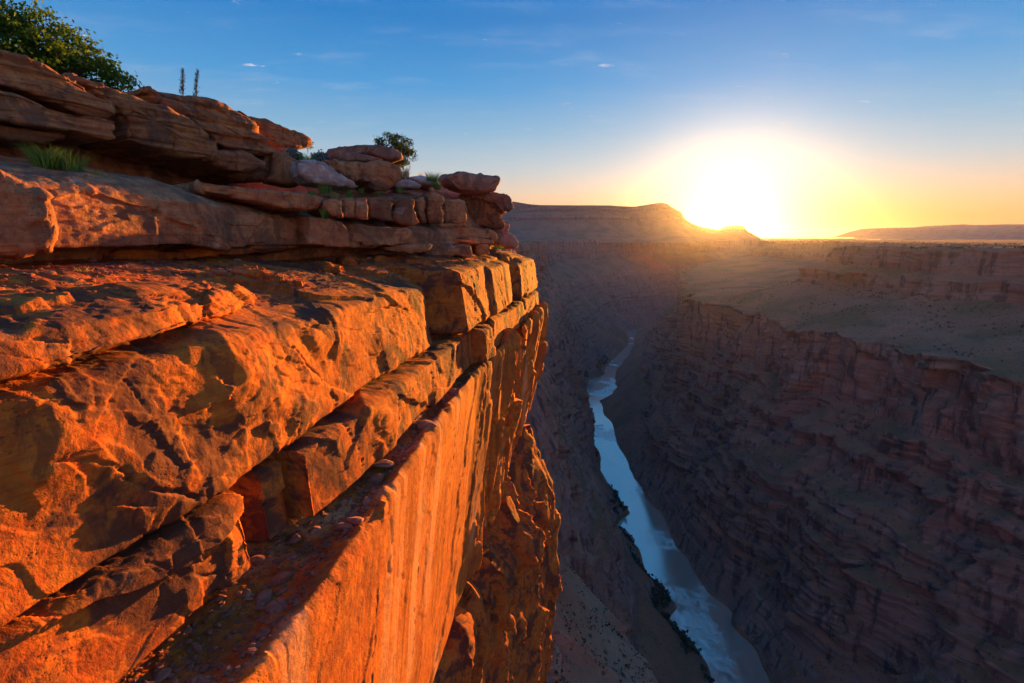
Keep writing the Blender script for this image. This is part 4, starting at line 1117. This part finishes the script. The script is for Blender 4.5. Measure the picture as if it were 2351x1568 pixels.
# ------------------------------------------------------------------ stones
def stone_base(sub, seed):
    t = (1 + 5 ** .5) / 2
    v = [(-1, t, 0), (1, t, 0), (-1, -t, 0), (1, -t, 0), (0, -1, t), (0, 1, t), (0, -1, -t), (0, 1, -t), (t, 0, -1), (t, 0, 1), (-t, 0, -1), (-t, 0, 1)]
    f = [(0, 11, 5), (0, 5, 1), (0, 1, 7), (0, 7, 10), (0, 10, 11), (1, 5, 9), (5, 11, 4), (11, 10, 2), (10, 7, 6), (7, 1, 8), (3, 9, 4), (3, 4, 2), (3, 2, 6), (3, 6, 8), (3, 8, 9), (4, 9, 5), (2, 4, 11), (6, 2, 10), (8, 6, 7), (9, 8, 1)]
    v = [np.array(p) / np.linalg.norm(p) for p in v]
    for _ in range(sub):
        cache, nf = {}, []
        def mid(a, b):
            k = (min(a, b), max(a, b))
            if k not in cache:
                p = v[a] + v[b]; v.append(p / np.linalg.norm(p)); cache[k] = len(v) - 1
            return cache[k]
        for a, b, c in f:
            ab, bc, ca = mid(a, b), mid(b, c), mid(c, a)
            nf += [(a, ab, ca), (b, bc, ab), (c, ca, bc), (ab, bc, ca)]
        f = nf
    V = np.array(v)
    r = np.random.default_rng(seed)
    for _ in range(7):                                     # chop flat faces off
        d = r.normal(size=3); d /= np.linalg.norm(d)
        h = r.uniform(.45, .8)
        ex = V @ d - h
        V = V - np.maximum(ex, 0)[:, None] * d
    V *= r.uniform(.65, 1.15, 3) * np.array([1.15, 1, .6])
    return V, np.array(f)

M_STONE = sandstone('loose stone', tan=(.42, .18, .11), red=(.32, .11, .065), dark=(.14, .065, .05), pale=(.50, .36, .30), varnish=.3, pale_amt=.25, strata=.1, bump=.3, fine=2.0)
STONES = [mesh_np('stone', *stone_base(1, 50 + i), M_STONE, False) for i in range(8)]
GRAV = [stone_base(0, 90 + i) for i in range(6)]

def pick(Wg, rows_, smax, k, smin=0.0):
    R0, R1_ = rows_
    d = np.linalg.norm(Wg[R0], axis=-1)
    ok = np.where((d < smax) & (d > smin))[0]
    i = rng.integers(R0, R1_, k); j = rng.choice(ok, k)
    return Wg[i, j]

def stones(Wg, rows_, smin, smax, k, lo, hi, label, group):
    for p in pick(Wg, rows_, smax, k, smin):
        o = add_obj('stone', STONES[rng.integers(8)])
        s = lo * (hi / lo) ** (rng.uniform() ** 2.2)
        o.scale = (s, s * rng.uniform(.7, 1.1), s * rng.uniform(.6, 1.0))
        o.rotation_euler = (rng.normal() * .2, rng.normal() * .2, rng.uniform(0, 6.28))
        o.location = p + np.array([0, 0, s * .22])
        tag(o, label, 'stone', group)
stones(WA, (20, 130), 8, 16, 60, .06, .2, 'loose angular stone lying in the rubble of the broad terrace', 'loose stones on the terrace')
stones(WA, (12, 115), 16, 34, 50, .07, .22, 'loose reddish stone in the far rubble of the terrace under the ledge', 'loose stones under the ledge')
stones(WG, (8, 44), 9, 30, 110, .08, .42, 'loose stone lying in the shaded rubble gully above the sheer wall', 'loose stones in the gully')

def gravel(name, Wg, rows_, smin, smax, k, lo, hi, label):
    P = pick(Wg, rows_, smax, k, smin)
    V, Fc, off = [], [], 0
    for p in P:
        v, f = GRAV[rng.integers(6)]
        a = rng.uniform(0, 6.28); ca, sa = cos(a), sin(a)
        s = lo * (hi / lo) ** (rng.uniform() ** 2)
        q = v * s * np.array([1, rng.uniform(.6, 1), .8])
        q = np.stack([q[:, 0] * ca - q[:, 1] * sa, q[:, 0] * sa + q[:, 1] * ca, q[:, 2]], -1)
        V.append(q + p + np.array([0, 0, s * .2])); Fc.append(f + off); off += len(v)
    tag(add_obj(name, mesh_np(name, np.concatenate(V), np.concatenate(Fc), M_STONE, False)), label, kind='stuff')
gravel('gravel', WA, (10, 128), 6, 34, 7500, .02, .085, 'reddish gravel scattered over the terrace')
gravel('rubble', WG, (6, 46), 8, 32, 4200, .03, .13, 'shaded rubble filling the gully ledge')

# ------------------------------------------------------------------ far scrub
def scrub(name, P, lo, hi, label, clump=60.0):
    P = P[fbm(P[:, 0] / clump, P[:, 1] / clump, 0 * P[:, 0], 3, 41) + rng.normal(size=len(P)) * .12 > -.02]
    k = len(P)
    per = 7
    sz = lo * (hi / lo) ** rng.uniform(0, 1, (k, 1)) ** 1.5
    c = np.repeat(P, per, 0) + rng.normal(size=(k * per, 3)) * np.repeat(sz, per, 0) * np.array([.4, .4, .25]) + np.repeat(sz, per, 0) * np.array([0, 0, .35])
    u, v = rand_frames(k * per)
    s = np.repeat(sz, per, 0) * .42
    V = np.stack([c - u * s, c + v * s, c + u * s, c - v * s], 1).reshape(-1, 3)
    tag(add_obj(name, mesh_np(name, V, np.arange(4 * k * per).reshape(-1, 4), M_SCRUB, False)), label, kind='stuff')
c_, r7_, z7_ = RIGHT_RIM
k = 3200
cc = geo_cols(900, 5000, k); cc = cc[rng.permutation(k)]
mm = np.interp(cc, c_, r7_) + 20 + 900 * rng.uniform(0, 1, k) ** 1.6
scrub('scrub', world_xyz(cc, mm, np.interp(cc, c_, z7_) + 1.5, AZ_FAR), 2.5, 6.5, 'dark scrub dotting the plateau rim')
jj = np.where((cl > 250) & (cl < 520))[0]
R0 = sum([3, 6, 6, 44]); R1x = R0 + 62
scrub('scrub', LEFT_GRID[rng.integers(R0, R1x, 5000), rng.choice(jj, 5000)], .4, 1.5, 'low desert scrub on the bench below the cliff', 14.0)
jj = np.where((cl > 700) & (cl < 3600))[0]
R0 = sum([3, 6, 6, 44, 30, 30, 44, 24, 16, 30]) + 20
scrub('riverside_brush', LEFT_GRID[rng.integers(R0, R0 + 12, 2200), rng.choice(jj, 2200)], 5, 13, 'dark brush along the river bank')

R0 = sum([2, 22, 18, 20, 34, 22, 26, 14, 30, 66, 8])
jj = np.where((cr > 700) & (cr < 2600))[0]
scrub('scrub', RIGHT_GRID[rng.integers(R0, R0 + 42, 7000), rng.choice(jj, 7000)], .8, 3.6, 'dark scrub dotting the sloping bench across the river')
# ------------------------------------------------------------------ haze
def box_mesh(name, lo, hi):
    v = np.array([(x, y, z) for x in (lo[0], hi[0]) for y in (lo[1], hi[1]) for z in (lo[2], hi[2])], float)
    f = np.array([(0, 1, 3, 2), (4, 6, 7, 5), (0, 4, 5, 1), (2, 3, 7, 6), (0, 2, 6, 4), (1, 5, 7, 3)])
    return mesh_np(name, v, f, None, False)
hm = bpy.data.materials.new('haze')
hm.use_nodes = True
hm.node_tree.nodes.clear()
ho = hm.node_tree.nodes.new('ShaderNodeOutputMaterial')
add_v = hm.node_tree.nodes.new('ShaderNodeAddShader')
for i_, (c_h, d_h, g_h) in enumerate(HAZE):                  # fine air, and a little dust that scatters forward
    hv = hm.node_tree.nodes.new('ShaderNodeVolumePrincipled')
    hv.inputs['Color'].default_value = c_h
    hv.inputs['Density'].default_value = d_h
    hv.inputs['Anisotropy'].default_value = g_h
    hv.inputs['Density Attribute'].default_value = ''
    hm.node_tree.links.new(hv.outputs[0], add_v.inputs[i_])
hm.cycles.homogeneous_volume = True
hm.node_tree.links.new(add_v.outputs[0], ho.inputs['Volume'])
hz = add_obj('haze', box_mesh('haze', (-40000, -30000, RIVER_Z - 20), (40000, 40000, 500)))
hz.data.materials.append(hm)
tag(hz, label='thin morning haze filling the canyon air', kind='stuff')
